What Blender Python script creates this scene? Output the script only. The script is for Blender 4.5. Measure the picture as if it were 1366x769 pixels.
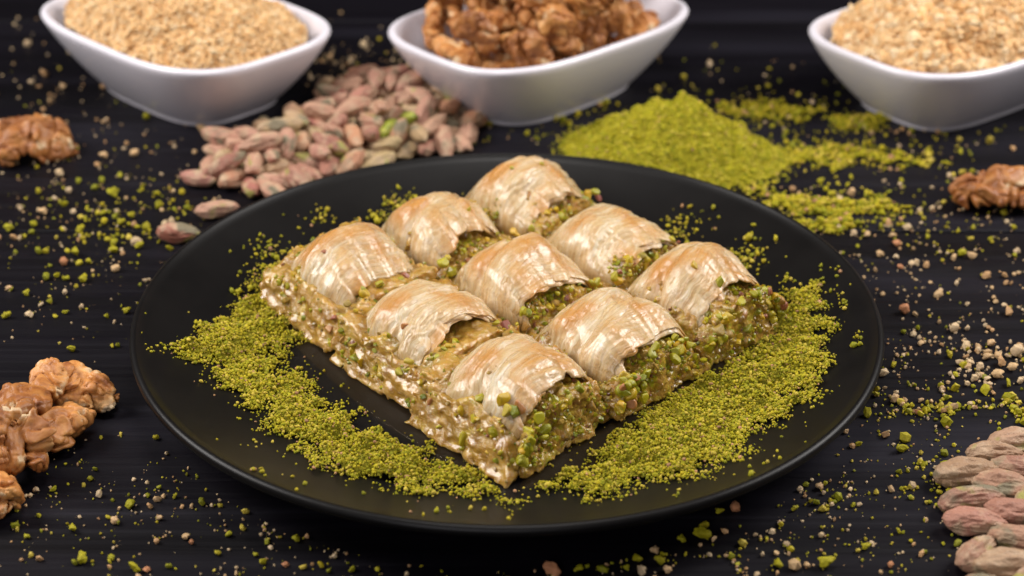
import bpy, math, random
import numpy as np
from mathutils import Matrix, Vector, Quaternion

for o in list(bpy.data.objects):
    bpy.data.objects.remove(o)
scene = bpy.context.scene
COL = scene.collection
PI = math.pi

# ------------------------------------------------------------------ camera
HFOV, PITCH, DIST, TX, TY = 34.0, 28.79, 0.6638, 0.0018, 0.0507
_p = math.radians(PITCH)
CAM = np.array([TX, TY - DIST * math.cos(_p), DIST * math.sin(_p)])
cd = bpy.data.cameras.new('camera')
cam = bpy.data.objects.new('camera', cd)
COL.objects.link(cam)
cam.location = CAM
cam.rotation_euler = (PI / 2 - _p, 0, 0)
cd.sensor_width = 36
cd.angle = math.radians(HFOV)
cd.clip_start = 0.01
cd.clip_end = 50
cd.dof.use_dof = True
cd.dof.focus_distance = 0.572
cd.dof.aperture_fstop = 9.0
cd.dof.aperture_blades = 8
scene.camera = cam

# ------------------------------------------------------------------ world and lamps (a studio table shot)
w = bpy.data.worlds.new('World')
scene.world = w
w.use_nodes = True
w.node_tree.nodes['Background'].inputs[0].default_value = (0.80, 0.78, 1.0, 1)
w.node_tree.nodes['Background'].inputs[1].default_value = 0.02


def softbox(name, loc, target, sx, sy, power, color=(1, 1, 1)):
    ld = bpy.data.lights.new(name, 'AREA')
    ld.shape = 'RECTANGLE'
    ld.size, ld.size_y = sx, sy
    ld.energy = power
    ld.color = color
    lo = bpy.data.objects.new(name, ld)
    COL.objects.link(lo)
    lo.location = loc
    lo.rotation_euler = (Vector(target) - Vector(loc)).to_track_quat('-Z', 'Y').to_euler()
    return lo


softbox('softbox_left', (-0.72, 0.10, 0.60), (-0.02, 0.10, 0), 0.42, 0.42, 9.4, (1.0, 0.96, 0.93))
softbox('softbox_right', (0.74, 0.22, 0.60), (0.02, 0.10, 0), 0.42, 0.42, 9.4, (1.0, 0.96, 0.93))
softbox('softbox_overhead', (0.0, 0.06, 0.90), (0.0, 0.08, 0), 0.30, 0.25, 3.6, (1.0, 0.96, 0.93))

softbox('softbox_front', (-0.25, -1.05, 0.58), (0.0, 0.15, 0.02), 0.60, 0.40, 4.2, (0.97, 0.95, 1.0))

scene.view_settings.view_transform = 'Standard'
scene.view_settings.look = 'None'
scene.view_settings.exposure = 0.0
scene.view_settings.gamma = 1.0
scene.view_settings.use_curve_mapping = False
scene.render.engine = 'CYCLES'

# ------------------------------------------------------------------ measuring: photograph pixel -> point on the table / plate
_F = 683.0 / math.tan(math.radians(HFOV) / 2)
_f = np.array([0, math.cos(_p), -math.sin(_p)])
_u = np.array([0, math.sin(_p), math.cos(_p)])


def at(px, py, z=0.0):
    d = _f + np.array([1, 0, 0]) * (px - 683) / _F + _u * (384.5 - py) / _F
    t = (z - CAM[2]) / d[2]
    return CAM + d * t


def plate_z(r):
    r = np.asarray(r, float)
    return 0.0062 + 0.0150 * np.clip((r - 0.088) / 0.045, 0, 1) ** 1.7


def at_plate(px, py, up=0.0):
    z = 0.007
    for _ in range(6):
        p = at(px, py, z + up)
        z = float(plate_z(math.hypot(p[0], p[1])))
    p[2] = z + up
    return p


# ------------------------------------------------------------------ numpy tools
def _hash(i, j, k, seed):
    n = (i.astype(np.int64) * 374761393 + j.astype(np.int64) * 668265263 + k.astype(np.int64) * 2147483647 + seed * 1274126177)
    n = (n ^ (n >> 13)) * 1274126177
    n = n & 0x7fffffff
    n = (n ^ (n >> 16)) * 2246822519 & 0x7fffffff
    return (n ^ (n >> 15)) & 0xffff


def vnoise(P, seed=0):
    P = np.asarray(P, float)
    I = np.floor(P).astype(np.int64)
    f = P - I
    f = f * f * f * (f * (f * 6 - 15) + 10)
    out = np.zeros(P.shape[:-1])
    for dx in (0, 1):
        wx = f[..., 0] if dx else 1 - f[..., 0]
        for dy in (0, 1):
            wy = f[..., 1] if dy else 1 - f[..., 1]
            for dz in (0, 1):
                wz = f[..., 2] if dz else 1 - f[..., 2]
                out += wx * wy * wz * _hash(I[..., 0] + dx, I[..., 1] + dy, I[..., 2] + dz, seed)
    return out / 32767.5 - 1.0


def fbm(P, seed=0, octv=3, gain=0.5):
    s = 0
    a = 1.0
    for o in range(octv):
        s = s + a * vnoise(np.asarray(P) * (2.03 ** o), seed + o * 17)
        a *= gain
    return s


def worley(P, seed=0):
    I = np.floor(P).astype(np.int64)
    best = np.full(P.shape[:-1], 9.0)
    for dx in (-1, 0, 1):
        for dy in (-1, 0, 1):
            for dz in (-1, 0, 1):
                c = I + np.array([dx, dy, dz])
                j = np.stack([_hash(c[..., 0], c[..., 1], c[..., 2], seed + q) / 65535.0 for q in (1, 2, 3)], -1)
                best = np.minimum(best, (((c + j) - P) ** 2).sum(-1))
    return np.sqrt(best)


def make_mesh(name, verts, faces, smooth=True, colors=None):
    verts = np.asarray(verts, np.float32)
    faces = np.asarray(faces, np.int32)
    me = bpy.data.meshes.new(name)
    n, k = faces.shape
    me.vertices.add(len(verts))
    me.vertices.foreach_set('co', verts.ravel())
    me.loops.add(n * k)
    me.loops.foreach_set('vertex_index', faces.ravel())
    me.polygons.add(n)
    me.polygons.foreach_set('loop_start', np.arange(0, n * k, k, dtype=np.int32))
    me.polygons.foreach_set('loop_total', np.full(n, k, np.int32))
    me.polygons.foreach_set('use_smooth', np.full(n, smooth))
    me.update(calc_edges=True)
    if colors is not None:
        ca = me.color_attributes.new('tint', 'FLOAT_COLOR', 'POINT')
        c = np.ones((len(verts), 4), np.float32)
        c[:, :3] = colors
        ca.data.foreach_set('color', c.ravel())
    return me


def surface_nets(F, lo, h):
    """F: field on a grid (negative inside), lo: origin, h: spacing -> verts, quads"""
    s = F < 0
    nx, ny, nz = F.shape
    cnt = np.zeros((nx - 1, ny - 1, nz - 1), np.int8)
    for a in (0, 1):
        for b in (0, 1):
            for c in (0, 1):
                cnt += s[a:nx - 1 + a, b:ny - 1 + b, c:nz - 1 + c]
    act = (cnt > 0) & (cnt < 8)
    idx = np.full(act.shape, -1, np.int64)
    I = np.argwhere(act)
    idx[act] = np.arange(len(I))
    pos = np.zeros((len(I), 3))
    num = np.zeros(len(I))
    corners = [(a, b, c) for a in (0, 1) for b in (0, 1) for c in (0, 1)]
    for p in range(8):
        for q in range(p + 1, 8):
            A, B = np.array(corners[p]), np.array(corners[q])
            if np.abs(A - B).sum() != 1:
                continue
            fa = F[tuple((I + A).T)]
            fb = F[tuple((I + B).T)]
            m = (fa < 0) != (fb < 0)
            t = fa[m] / (fa[m] - fb[m])
            pos[m] += A + (B - A) * t[:, None]
            num[m] += 1
    V = lo + (I + pos / num[:, None]) * h
    quads = []
    for ax in range(3):
        d = np.zeros(3, int)
        d[ax] = 1
        u, v = [(1, 2), (2, 0), (0, 1)][ax]
        sl0 = [slice(1, -1)] * 3
        sl1 = [slice(1, -1)] * 3
        sl0[ax] = slice(0, -1)
        sl1[ax] = slice(1, None)
        a, b = s[tuple(sl0)], s[tuple(sl1)]
        E = np.argwhere(a != b)
        if not len(E):
            continue
        flip = a[tuple(E.T)]
        off = np.ones(3, int)
        off[ax] = 0
        E = E + off
        du = np.zeros(3, int); du[u] = 1
        dv = np.zeros(3, int); dv[v] = 1
        q = np.stack([idx[tuple((E - du - dv).T)], idx[tuple((E - dv).T)], idx[tuple(E.T)], idx[tuple((E - du).T)]], -1)
        q[~flip] = q[~flip][:, ::-1]
        quads.append(q)
    return V, np.concatenate(quads)


def grid3(lo, hi, h):
    ax = [np.arange(lo[i], hi[i] + h, h) for i in range(3)]
    return np.stack(np.meshgrid(*ax, indexing='ij'), -1)


_g = (1 + 5 ** .5) / 2
ICO_V = np.array([(-1, _g, 0), (1, _g, 0), (-1, -_g, 0), (1, -_g, 0), (0, -1, _g), (0, 1, _g), (0, -1, -_g), (0, 1, -_g), (_g, 0, -1), (_g, 0, 1), (-_g, 0, -1), (-_g, 0, 1)]) / math.sqrt(1 + _g * _g)
ICO_F = np.array([(0, 11, 5), (0, 5, 1), (0, 1, 7), (0, 7, 10), (0, 10, 11), (1, 5, 9), (5, 11, 4), (11, 10, 2), (10, 7, 6), (7, 1, 8), (3, 9, 4), (3, 4, 2), (3, 2, 6), (3, 6, 8), (3, 8, 9), (4, 9, 5), (2, 4, 11), (6, 2, 10), (8, 6, 7), (9, 8, 1)])
OCT_V = np.array([(1, 0, 0), (-1, 0, 0), (0, 1, 0), (0, -1, 0), (0, 0, 1), (0, 0, -1.)])
OCT_F = np.array([(0, 2, 4), (2, 1, 4), (1, 3, 4), (3, 0, 4), (2, 0, 5), (1, 2, 5), (3, 1, 5), (0, 3, 5)])


def granules(P, size, cols, rng, small=False, jit=0.32):
    """many little grains at P -> (verts, faces, colours)"""
    BV, BF = (OCT_V, OCT_F) if small else (ICO_V, ICO_F)
    n, k = len(P), len(BV)
    V = BV[None] * (1 + rng.uniform(-jit, jit, (n, k, 1)))
    V = V * rng.uniform(0.65, 1.3, (n, 1, 3))
    a, b = rng.uniform(0, 2 * PI, n), rng.uniform(0, 2 * PI, n)
    ca, sa, cb, sb = np.cos(a), np.sin(a), np.cos(b), np.sin(b)
    x, y, z = V[..., 0], V[..., 1], V[..., 2]
    x, y = x * ca[:, None] - y * sa[:, None], x * sa[:, None] + y * ca[:, None]
    y, z = y * cb[:, None] - z * sb[:, None], y * sb[:, None] + z * cb[:, None]
    V = np.stack([x, y, z], -1) * (np.asarray(size)[:, None, None] * 0.5) + P[:, None]
    Fc = BF[None] + (np.arange(n) * k)[:, None, None]
    return V.reshape(-1, 3), Fc.reshape(-1, 3), np.repeat(cols, k, 0)


def ico_sphere(sub):
    V = [tuple(v) for v in ICO_V]
    Fc = [tuple(f) for f in ICO_F]
    for _ in range(sub):
        mid = {}
        def m(a, b):
            key = (min(a, b), max(a, b))
            if key not in mid:
                p = np.array(V[a]) + np.array(V[b])
                V.append(tuple(p / np.linalg.norm(p)))
                mid[key] = len(V) - 1
            return mid[key]
        N = []
        for a, b, c in Fc:
            ab, bc, ca = m(a, b), m(b, c), m(c, a)
            N += [(a, ab, ca), (b, bc, ab), (c, ca, bc), (ab, bc, ca)]
        Fc = N
    return np.array(V), np.array(Fc)


def link(name, me, mat=None, parent=None, loc=None):
    o = bpy.data.objects.new(name, me)
    COL.objects.link(o)
    if mat is not None and me is not None and not me.materials:
        me.materials.append(mat)
    if parent is not None:
        o.parent = parent
    if loc is not None:
        o.location = loc
    return o


def tag(o, label=None, cat=None, group=None, kind=None):
    if label: o['label'] = label
    if cat: o['category'] = cat
    if group: o['group'] = group
    if kind: o['kind'] = kind
    return o


def empty(name, loc=(0, 0, 0)):
    o = bpy.data.objects.new(name, None)
    o.empty_display_size = 0.01
    COL.objects.link(o)
    o.location = loc
    return o


# ------------------------------------------------------------------ materials
class NT:
    def __init__(s, name):
        s.m = bpy.data.materials.new(name)
        s.m.use_nodes = True
        s.t = s.m.node_tree
        s.b = s.t.nodes['Principled BSDF']

    def n(s, typ, **kw):
        nd = s.t.nodes.new(typ)
        for k, v in kw.items():
            if hasattr(nd, k):
                setattr(nd, k, v)
            else:
                nd.inputs[k.replace('_', ' ')].default_value = v
        return nd

    def l(s, a, b):
        s.t.links.new(a, b)

    def set(s, **kw):
        for k, v in kw.items():
            s.b.inputs[k.replace('_', ' ')].default_value = v

    def coords(s, scale=(1, 1, 1), kind='Object', rot=(0, 0, 0)):
        tc = s.n('ShaderNodeTexCoord')
        mp = s.n('ShaderNodeMapping')
        mp.inputs['Scale'].default_value = scale
        mp.inputs['Rotation'].default_value = rot
        s.l(tc.outputs[kind], mp.inputs['Vector'])
        return mp.outputs['Vector']

    def noise(s, vec, scale, detail=3, rough=0.55, dist=0.0):
        nd = s.n('ShaderNodeTexNoise')
        nd.inputs['Scale'].default_value = scale
        nd.inputs['Detail'].default_value = detail
        nd.inputs['Roughness'].default_value = rough
        nd.inputs['Distortion'].default_value = dist
        s.l(vec, nd.inputs['Vector'])
        return nd.outputs['Fac']

    def ramp(s, fac, stops):
        r = s.n('ShaderNodeValToRGB')
        e = r.color_ramp.elements
        while len(e) < len(stops):
            e.new(0.5)
        for q, (p, c) in zip(e, stops):
            q.position = p
            q.color = (*c, 1) if len(c) == 3 else c
        s.l(fac, r.inputs['Fac'])
        return r.outputs['Color']

    def mix(s, fac, a, b, mode='MIX'):
        nd = s.n('ShaderNodeMix', data_type='RGBA', blend_type=mode)
        for sock, v in ((nd.inputs['Factor'], fac), (nd.inputs['A'], a), (nd.inputs['B'], b)):
            pass
        fi, ai, bi = nd.inputs[0], nd.inputs[6], nd.inputs[7]
        for sock, v in ((fi, fac), (ai, a), (bi, b)):
            if isinstance(v, bpy.types.NodeSocket):
                s.l(v, sock)
            else:
                sock.default_value = v if sock is fi else (*v, 1)
        return nd.outputs[2]

    def math(s, op, a, b=0.0, clamp=False):
        nd = s.n('ShaderNodeMath', operation=op, use_clamp=clamp)
        for i, v in enumerate((a, b)):
            if isinstance(v, bpy.types.NodeSocket):
                s.l(v, nd.inputs[i])
            else:
                nd.inputs[i].default_value = v
        return nd.outputs[0]

    def bump(s, h, strength=0.3, dist=0.001):
        nd = s.n('ShaderNodeBump')
        nd.inputs['Strength'].default_value = strength
        nd.inputs['Distance'].default_value = dist
        s.l(h, nd.inputs['Height'])
        s.l(nd.outputs['Normal'], s.b.inputs['Normal'])

    def col(s, c):
        s.l(c, s.b.inputs['Base Color'])


def mat_wood():
    m = NT('black_painted_wood')
    v = m.coords((1.0, 42, 42), 'Object')
    info = m.n('ShaderNodeObjectInfo')
    add = m.n('ShaderNodeVectorMath', operation='ADD')
    m.l(v, add.inputs[0])
    sc = m.n('ShaderNodeVectorMath', operation='SCALE')
    m.l(info.outputs['Random'], sc.inputs['Scale'])
    sc.inputs[0].default_value = (13, 7, 3)
    m.l(sc.outputs[0], add.inputs[1])
    v = add.outputs[0]
    big = m.noise(v, 1.6, 4, 0.6)
    fine = m.noise(v, 9.0, 5, 0.65)
    c = m.ramp(big, [(0.36, (0.0020, 0.0015, 0.0023)), (0.56, (0.0038, 0.0029, 0.0050)), (0.66, (0.0065, 0.0056, 0.008)), (0.80, (0.022, 0.020, 0.027))])
    wide = m.noise(m.coords((0.7, 8, 8), 'Object'), 2.0, 3, 0.5)
    c = m.mix(m.ramp(wide, [(0.52, (0, 0, 0)), (0.72, (0.8, 0.8, 0.8))]), c, (0.019, 0.0175, 0.025))
    streak = m.ramp(fine, [(0.56, (0, 0, 0)), (0.75, (1, 1, 1))])
    c2 = m.mix(m.math('MULTIPLY', streak, 0.09), c, (0.045, 0.042, 0.054))
    m.col(c2)
    r = m.ramp(fine, [(0.3, (0.42, 0.42, 0.42)), (0.7, (0.62, 0.62, 0.62))])
    m.l(r, m.b.inputs['Roughness'])
    m.set(Specular_IOR_Level=0.15)
    m.bump(m.math('ADD', fine, m.math('MULTIPLY', big, 0.6)), 0.35, 0.0006)
    return m.m


def mat_plate():
    m = NT('matte_black_ceramic')
    v = m.coords()
    n = m.noise(v, 60, 3)
    c = m.ramp(n, [(0.3, (0.0050, 0.0044, 0.0042)), (0.7, (0.0070, 0.0062, 0.0058))])
    m.col(c)
    r = m.ramp(m.noise(v, 25, 4), [(0.3, (0.34, 0.34, 0.34)), (0.7, (0.42, 0.42, 0.42))])
    m.l(r, m.b.inputs['Roughness'])
    m.set(Specular_IOR_Level=0.17)
    m.bump(m.noise(v, 900, 2), 0.05, 0.0003)
    return m.m


def mat_porcelain():
    m = NT('white_porcelain')
    v = m.coords()
    m.col(m.ramp(m.noise(v, 18, 2), [(0.3, (0.68, 0.65, 0.70)), (0.7, (0.72, 0.69, 0.74))]))
    m.set(Roughness=0.28, Specular_IOR_Level=0.45, Coat_Weight=0.2, Coat_Roughness=0.12)
    m.bump(m.noise(v, 90, 2), 0.04, 0.0006)
    return m.m


def mat_tint(name, rough=0.75, sss=0.0, spec=0.3, bump=0.4, bscale=1800):
    """colour per grain comes from the grain itself"""
    m = NT(name)
    a = m.n('ShaderNodeVertexColor', layer_name='tint')
    v = m.coords()
    n = m.noise(v, bscale, 3)
    m.col(m.mix(1.0, a.outputs['Color'], m.ramp(n, [(0.3, (0.75, 0.75, 0.75)), (0.7, (1.12, 1.12, 1.12))]), 'MULTIPLY'))
    m.set(Roughness=rough, Specular_IOR_Level=spec)
    if sss:
        m.set(Subsurface_Weight=sss, Subsurface_Scale=0.0012, Subsurface_Radius=(1, 0.7, 0.25))
    m.bump(n, bump, 0.0004)
    return m.m


def mat_pistachio_kernel(stops=None, name='pistachio_kernel_skin'):
    m = NT(name)
    v = m.coords()
    info = m.n('ShaderNodeObjectInfo')
    off = m.n('ShaderNodeVectorMath', operation='MULTIPLY_ADD')
    comb = m.n('ShaderNodeCombineXYZ')
    for i in range(3):
        m.l(info.outputs['Random'], comb.inputs[i])
    m.l(comb.outputs[0], off.inputs[0])
    off.inputs[1].default_value = (3.1, 5.3, 7.7)
    m.l(v, off.inputs[2])
    v = off.outputs[0]
    n1 = m.noise(v, 75, 2, 0.5, 0.4)
    n2 = m.noise(v, 150, 4, 0.6, 0.3)
    skin = m.ramp(info.outputs['Random'], stops or [(0.0, (0.34, 0.11, 0.085)), (0.2, (0.48, 0.28, 0.18)), (0.4, (0.41, 0.19, 0.14)), (0.55, (0.40, 0.29, 0.14)), (0.72, (0.51, 0.30, 0.20)), (0.88, (0.26, 0.095, 0.065)), (1.0, (0.48, 0.24, 0.13))])
    pale = m.mix(m.ramp(n2, [(0.47, (0, 0, 0)), (0.66, (1, 1, 1))]), skin, (0.47, 0.33, 0.21))
    grey = m.mix(m.ramp(n1, [(0.60, (0, 0, 0)), (0.67, (1, 1, 1))]), pale, (0.20, 0.165, 0.10))
    green = m.mix(m.ramp(m.noise(v, 80, 2, 0.5, 0.3), [(0.64, (0, 0, 0)), (0.71, (0.85, 0.85, 0.85))]), grey, (0.32, 0.31, 0.07))
    m.col(green)
    m.set(Roughness=0.55, Specular_IOR_Level=0.35, Subsurface_Weight=0.03, Subsurface_Scale=0.001, Subsurface_Radius=(1, 0.6, 0.3))
    m.bump(m.math('ADD', m.noise(v, 420, 4, 0.65), m.math('MULTIPLY', m.noise(v, 900, 3), 0.5)), 0.75, 0.0013)
    return m.m


def mat_green_kernel():
    m = NT('peeled_green_pistachio')
    v = m.coords()
    n = m.noise(v, 260, 3)
    m.col(m.ramp(n, [(0.3, (0.16, 0.20, 0.02)), (0.55, (0.33, 0.36, 0.04)), (0.75, (0.45, 0.40, 0.10))]))
    m.set(Roughness=0.5, Subsurface_Weight=0.15, Subsurface_Scale=0.002, Subsurface_Radius=(0.8, 1, 0.2))
    m.bump(n, 0.4, 0.0006)
    return m.m


def mat_walnut():
    m = NT('walnut_kernel_skin')
    v = m.coords()
    info = m.n('ShaderNodeObjectInfo')
    n1 = m.noise(v, 110, 4, 0.6, 0.3)
    n2 = m.noise(v, 500, 4, 0.65)
    base = m.ramp(n1, [(0.30, (0.20, 0.058, 0.013)), (0.46, (0.40, 0.155, 0.038)), (0.60, (0.52, 0.235, 0.065)), (0.76, (0.60, 0.36, 0.15))])
    vary = m.ramp(info.outputs['Random'], [(0, (0.72, 0.64, 0.56)), (0.5, (1, 1, 1)), (1, (1.22, 1.26, 1.3))])
    base = m.mix(1.0, base, vary, 'MULTIPLY')
    chip = m.mix(m.ramp(m.noise(v, 85, 3, 0.5, 0.2), [(0.61, (0, 0, 0)), (0.66, (1, 1, 1))]), base, (0.66, 0.48, 0.28))
    m.col(m.mix(m.math('MULTIPLY', m.ramp(n2, [(0.55, (0, 0, 0)), (0.7, (1, 1, 1))]), 0.35), chip, (0.30, 0.12, 0.045)))
    m.set(Roughness=0.46, Specular_IOR_Level=0.45, Subsurface_Weight=0.05, Subsurface_Scale=0.003, Subsurface_Radius=(1, 0.5, 0.25))
    m.bump(m.math('ADD', n2, n1), 0.4, 0.0007)
    return m.m


def mat_phyllo():
    m = NT('baked_phyllo')
    tc = m.n('ShaderNodeTexCoord')
    at_ = m.n('ShaderNodeVertexColor', layer_name='tint')     # x: how far along, y: how far round the arch, z: height in the dough
    sep = m.n('ShaderNodeSeparateColor')
    m.l(at_.outputs['Color'], sep.inputs[0])
    v = m.coords()
    comb = m.n('ShaderNodeCombineXYZ')
    m.l(sep.outputs[0], comb.inputs[0]); m.l(sep.outputs[1], comb.inputs[1])
    info = m.n('ShaderNodeObjectInfo'); m.l(info.outputs['Random'], comb.inputs[2])
    mp = m.n('ShaderNodeMapping'); mp.inputs['Scale'].default_value = (9, 1.6, 20)
    m.l(comb.outputs[0], mp.inputs['Vector'])
    lines = m.noise(mp.outputs[0], 2.2, 5, 0.6, 0.5)
    mp2 = m.n('ShaderNodeMapping'); mp2.inputs['Scale'].default_value = (34, 2.2, 20)
    m.l(comb.outputs[0], mp2.inputs['Vector'])
    hair = m.noise(mp2.outputs[0], 2.0, 3, 0.5, 0.8)
    n1 = m.noise(v, 55, 3, 0.5, 0.3)
    pale = m.ramp(lines, [(0.25, (0.52, 0.28, 0.11)), (0.48, (0.68, 0.45, 0.24)), (0.70, (0.80, 0.62, 0.43))])
    pale = m.mix(m.ramp(hair, [(0.52, (0, 0, 0)), (0.62, (0.5, 0.5, 0.5)), (0.70, (0, 0, 0))]), pale, (0.40, 0.19, 0.06))
    # baking colour: the crown of each fold caught the oven heat
    crown = m.math('ADD', m.math('MULTIPLY', sep.outputs[2], 1.0), m.math('MULTIPLY', m.math('SUBTRACT', n1, 0.5), 2.4))
    toast = m.ramp(crown, [(0.44, (0, 0, 0)), (1.0, (1, 1, 1))])
    c = m.mix(m.math('MULTIPLY', toast, 0.80), pale, (0.56, 0.215, 0.035))
    # soaked flanks: syrup-wet dough lets the green filling show
    wetm = m.ramp(m.math('ADD', sep.outputs[2], m.math('MULTIPLY', m.math('SUBTRACT', m.noise(v, 90, 3), 0.5), 0.8)), [(0.18, (1, 1, 1)), (0.52, (0, 0, 0))])
    c = m.mix(m.math('MULTIPLY', wetm, 0.75), c, (0.33, 0.185, 0.045))
    m.col(c)
    r = m.ramp(m.noise(v, 300, 3), [(0.3, (0.16, 0.16, 0.16)), (0.7, (0.34, 0.34, 0.34))])
    m.l(r, m.b.inputs['Roughness'])
    m.set(Specular_IOR_Level=0.55, Subsurface_Weight=0.45, Subsurface_Scale=0.004, Subsurface_Radius=(1, 0.65, 0.3), Coat_Weight=0.25, Coat_Roughness=0.10)
    crump = m.math('ADD', m.noise(v, 170, 3, 0.5, 0.6), m.math('MULTIPLY', m.noise(v, 520, 3), 0.25))
    h = m.math('ADD', m.math('ADD', m.math('MULTIPLY', lines, 0.8), m.math('MULTIPLY', hair, 0.45)), crump)
    m.bump(h, 0.5, 0.0011)
    return m.m


def mat_filling():
    m = NT('pistachio_filling')
    v = m.coords()
    vo = m.n('ShaderNodeTexVoronoi'); vo.inputs['Scale'].default_value = 480
    m.l(v, vo.inputs['Vector'])
    sep = m.n('ShaderNodeSeparateColor'); m.l(vo.outputs['Color'], sep.inputs[0])
    grain = m.ramp(sep.outputs[0], [(0.0, (0.22, 0.11, 0.014)), (0.3, (0.34, 0.185, 0.026)), (0.55, (0.39, 0.26, 0.020)), (0.75, (0.28, 0.27, 0.012)), (0.9, (0.50, 0.32, 0.035)), (1.0, (0.26, 0.07, 0.035))])
    n = m.noise(v, 130, 4)
    c = m.mix(m.ramp(n, [(0.35, (0, 0, 0)), (0.7, (1, 1, 1))]), grain, (0.40, 0.225, 0.050))
    m.col(c)
    m.set(Roughness=0.2, Specular_IOR_Level=0.55, Subsurface_Weight=0.25, Subsurface_Scale=0.002, Subsurface_Radius=(1, 0.75, 0.25), Coat_Weight=0.3, Coat_Roughness=0.15)
    m.bump(m.math('ADD', m.noise(v, 700, 4), m.math('MULTIPLY', vo.outputs['Distance'], -1.0)), 0.6, 0.0010)
    return m.m


def mat_base():
    m = NT('syrup_soaked_dough')
    v = m.coords((1, 1, 1.7))
    n1 = m.noise(v, 120, 4, 0.6, 0.5)
    n2 = m.noise(v, 420, 4, 0.6, 0.3)
    c = m.ramp(n1, [(0.28, (0.24, 0.105, 0.014)), (0.44, (0.36, 0.19, 0.026)), (0.58, (0.49, 0.295, 0.072)), (0.70, (0.31, 0.22, 0.016)), (0.84, (0.42, 0.19, 0.018))])
    c = m.mix(m.ramp(n2, [(0.58, (0, 0, 0)), (0.72, (1, 1, 1))]), c, (0.60, 0.41, 0.20))
    c = m.mix(m.ramp(m.noise(v, 70, 3, 0.6, 0.4), [(0.50, (0, 0, 0)), (0.66, (0.6, 0.6, 0.6))]), c, (0.20, 0.12, 0.016))
    c = m.mix(m.ramp(m.noise(v, 88, 3, 0.6, 0.8), [(0.60, (0, 0, 0)), (0.70, (0.8, 0.8, 0.8))]), c, (0.50, 0.33, 0.03))
    m.col(c)
    m.set(Roughness=0.14, Specular_IOR_Level=0.6, Subsurface_Weight=0.55, Subsurface_Scale=0.004, Subsurface_Radius=(1, 0.6, 0.18), Coat_Weight=0.5, Coat_Roughness=0.06)
    m.bump(m.math('ADD', n2, m.math('MULTIPLY', m.noise(v, 700, 3), 0.4)), 0.6, 0.0012)
    return m.m


def mat_chunk():
    m = NT('chopped_pistachio')
    v = m.coords()
    info = m.n('ShaderNodeObjectInfo')
    c = m.ramp(info.outputs['Random'], [(0.0, (0.52, 0.40, 0.015)), (0.25, (0.32, 0.30, 0.010)), (0.45, (0.62, 0.36, 0.012)), (0.62, (0.42, 0.37, 0.015)), (0.80, (0.20, 0.22, 0.008)), (0.90, (0.48, 0.20, 0.06)), (1.0, (0.26, 0.06, 0.04))])
    n = m.noise(v, 350, 3)
    m.col(m.mix(1.0, c, m.ramp(n, [(0.3, (0.65, 0.65, 0.65)), (0.7, (1.2, 1.2, 1.1))]), 'MULTIPLY'))
    m.set(Roughness=0.35, Specular_IOR_Level=0.5, Subsurface_Weight=0.2, Subsurface_Scale=0.0015, Subsurface_Radius=(0.9, 1, 0.2), Coat_Weight=0.25, Coat_Roughness=0.15)
    m.bump(n, 0.3, 0.0005)
    return m.m


def mat_syrup():
    m = NT('clear_syrup')
    v = m.coords()
    m.col(m.ramp(m.noise(v, 40, 2), [(0.3, (0.30, 0.17, 0.03)), (0.7, (0.36, 0.21, 0.04))]))
    m.set(Roughness=0.06, Specular_IOR_Level=0.5, Alpha=0.03, Coat_Weight=0.6, Coat_Roughness=0.04)
    return m.m


WOOD, PLATE, PORC = mat_wood(), mat_plate(), mat_porcelain()
POWDER = mat_tint('ground_pistachio', 0.8, 0.15)
NUTMEAL = mat_tint('ground_nut', 0.7, 0.15)
CRUMB = mat_tint('crumb', 0.6, 0.1)
KERNEL, GREENK, WALNUT = mat_pistachio_kernel(), mat_green_kernel(), mat_walnut()
KERNEL_TAN = mat_pistachio_kernel([(0.0, (0.38, 0.21, 0.13)), (0.3, (0.28, 0.14, 0.09)), (0.5, (0.40, 0.19, 0.13)), (0.75, (0.34, 0.21, 0.12)), (1.0, (0.42, 0.25, 0.16))], 'pistachio_tan_skin')
KERNEL_RED = mat_pistachio_kernel([(0.0, (0.26, 0.085, 0.05)), (0.5, (0.30, 0.10, 0.06)), (1.0, (0.34, 0.13, 0.085))], 'pistachio_red_skin')
PHYLLO, FILL, BASE, CHUNK, SYRUP = mat_phyllo(), mat_filling(), mat_base(), mat_chunk(), mat_syrup()

# ------------------------------------------------------------------ the table: black painted boards running left to right
table = tag(empty('table_top'), kind='structure')
EDGES = [-0.42, -0.16, 0.10, 0.36, 0.62, 0.88]
for y0, y1 in zip(EDGES[:-1], EDGES[1:]):
    g = 0.0006
    prof = []
    for (yy, zz) in ((y0 + g, -0.02), (y0 + g, -0.0012), (y0 + g + 0.0004, -0.0003), (y0 + g + 0.0012, 0), (y1 - g - 0.0012, 0), (y1 - g - 0.0004, -0.0003), (y1 - g, -0.0012), (y1 - g, -0.02)):
        prof.append((yy - (y0 + y1) / 2, zz))
    V = [(x, a, b) for x in (-0.9, 0.9) for a, b in prof]
    k = len(prof)
    F4 = [(i, (i + 1) % k, (i + 1) % k + k, i + k) for i in range(k)]
    me = bpy.data.meshes.new('plank')
    me.from_pydata(V, [], F4 + [tuple(range(k))[::-1], tuple(range(k, 2 * k))])
    link('plank', me, WOOD, table, (0, (y0 + y1) / 2, 0))

# ------------------------------------------------------------------ the plate
def lathe(profile, seg):
    pr = np.array(profile)
    th = np.linspace(0, 2 * PI, seg, endpoint=False)
    k = len(pr)
    V = np.stack([pr[None, :, 0] * np.cos(th)[:, None], pr[None, :, 0] * np.sin(th)[:, None], np.repeat(pr[None, :, 1], seg, 0)], -1).reshape(-1, 3)
    i = np.arange(seg)[:, None]
    j = np.arange(k - 1)[None]
    n = (i + 1) % seg
    return V, np.stack([i * k + j, n * k + j, n * k + j + 1, i * k + j + 1], -1).reshape(-1, 4)


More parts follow.
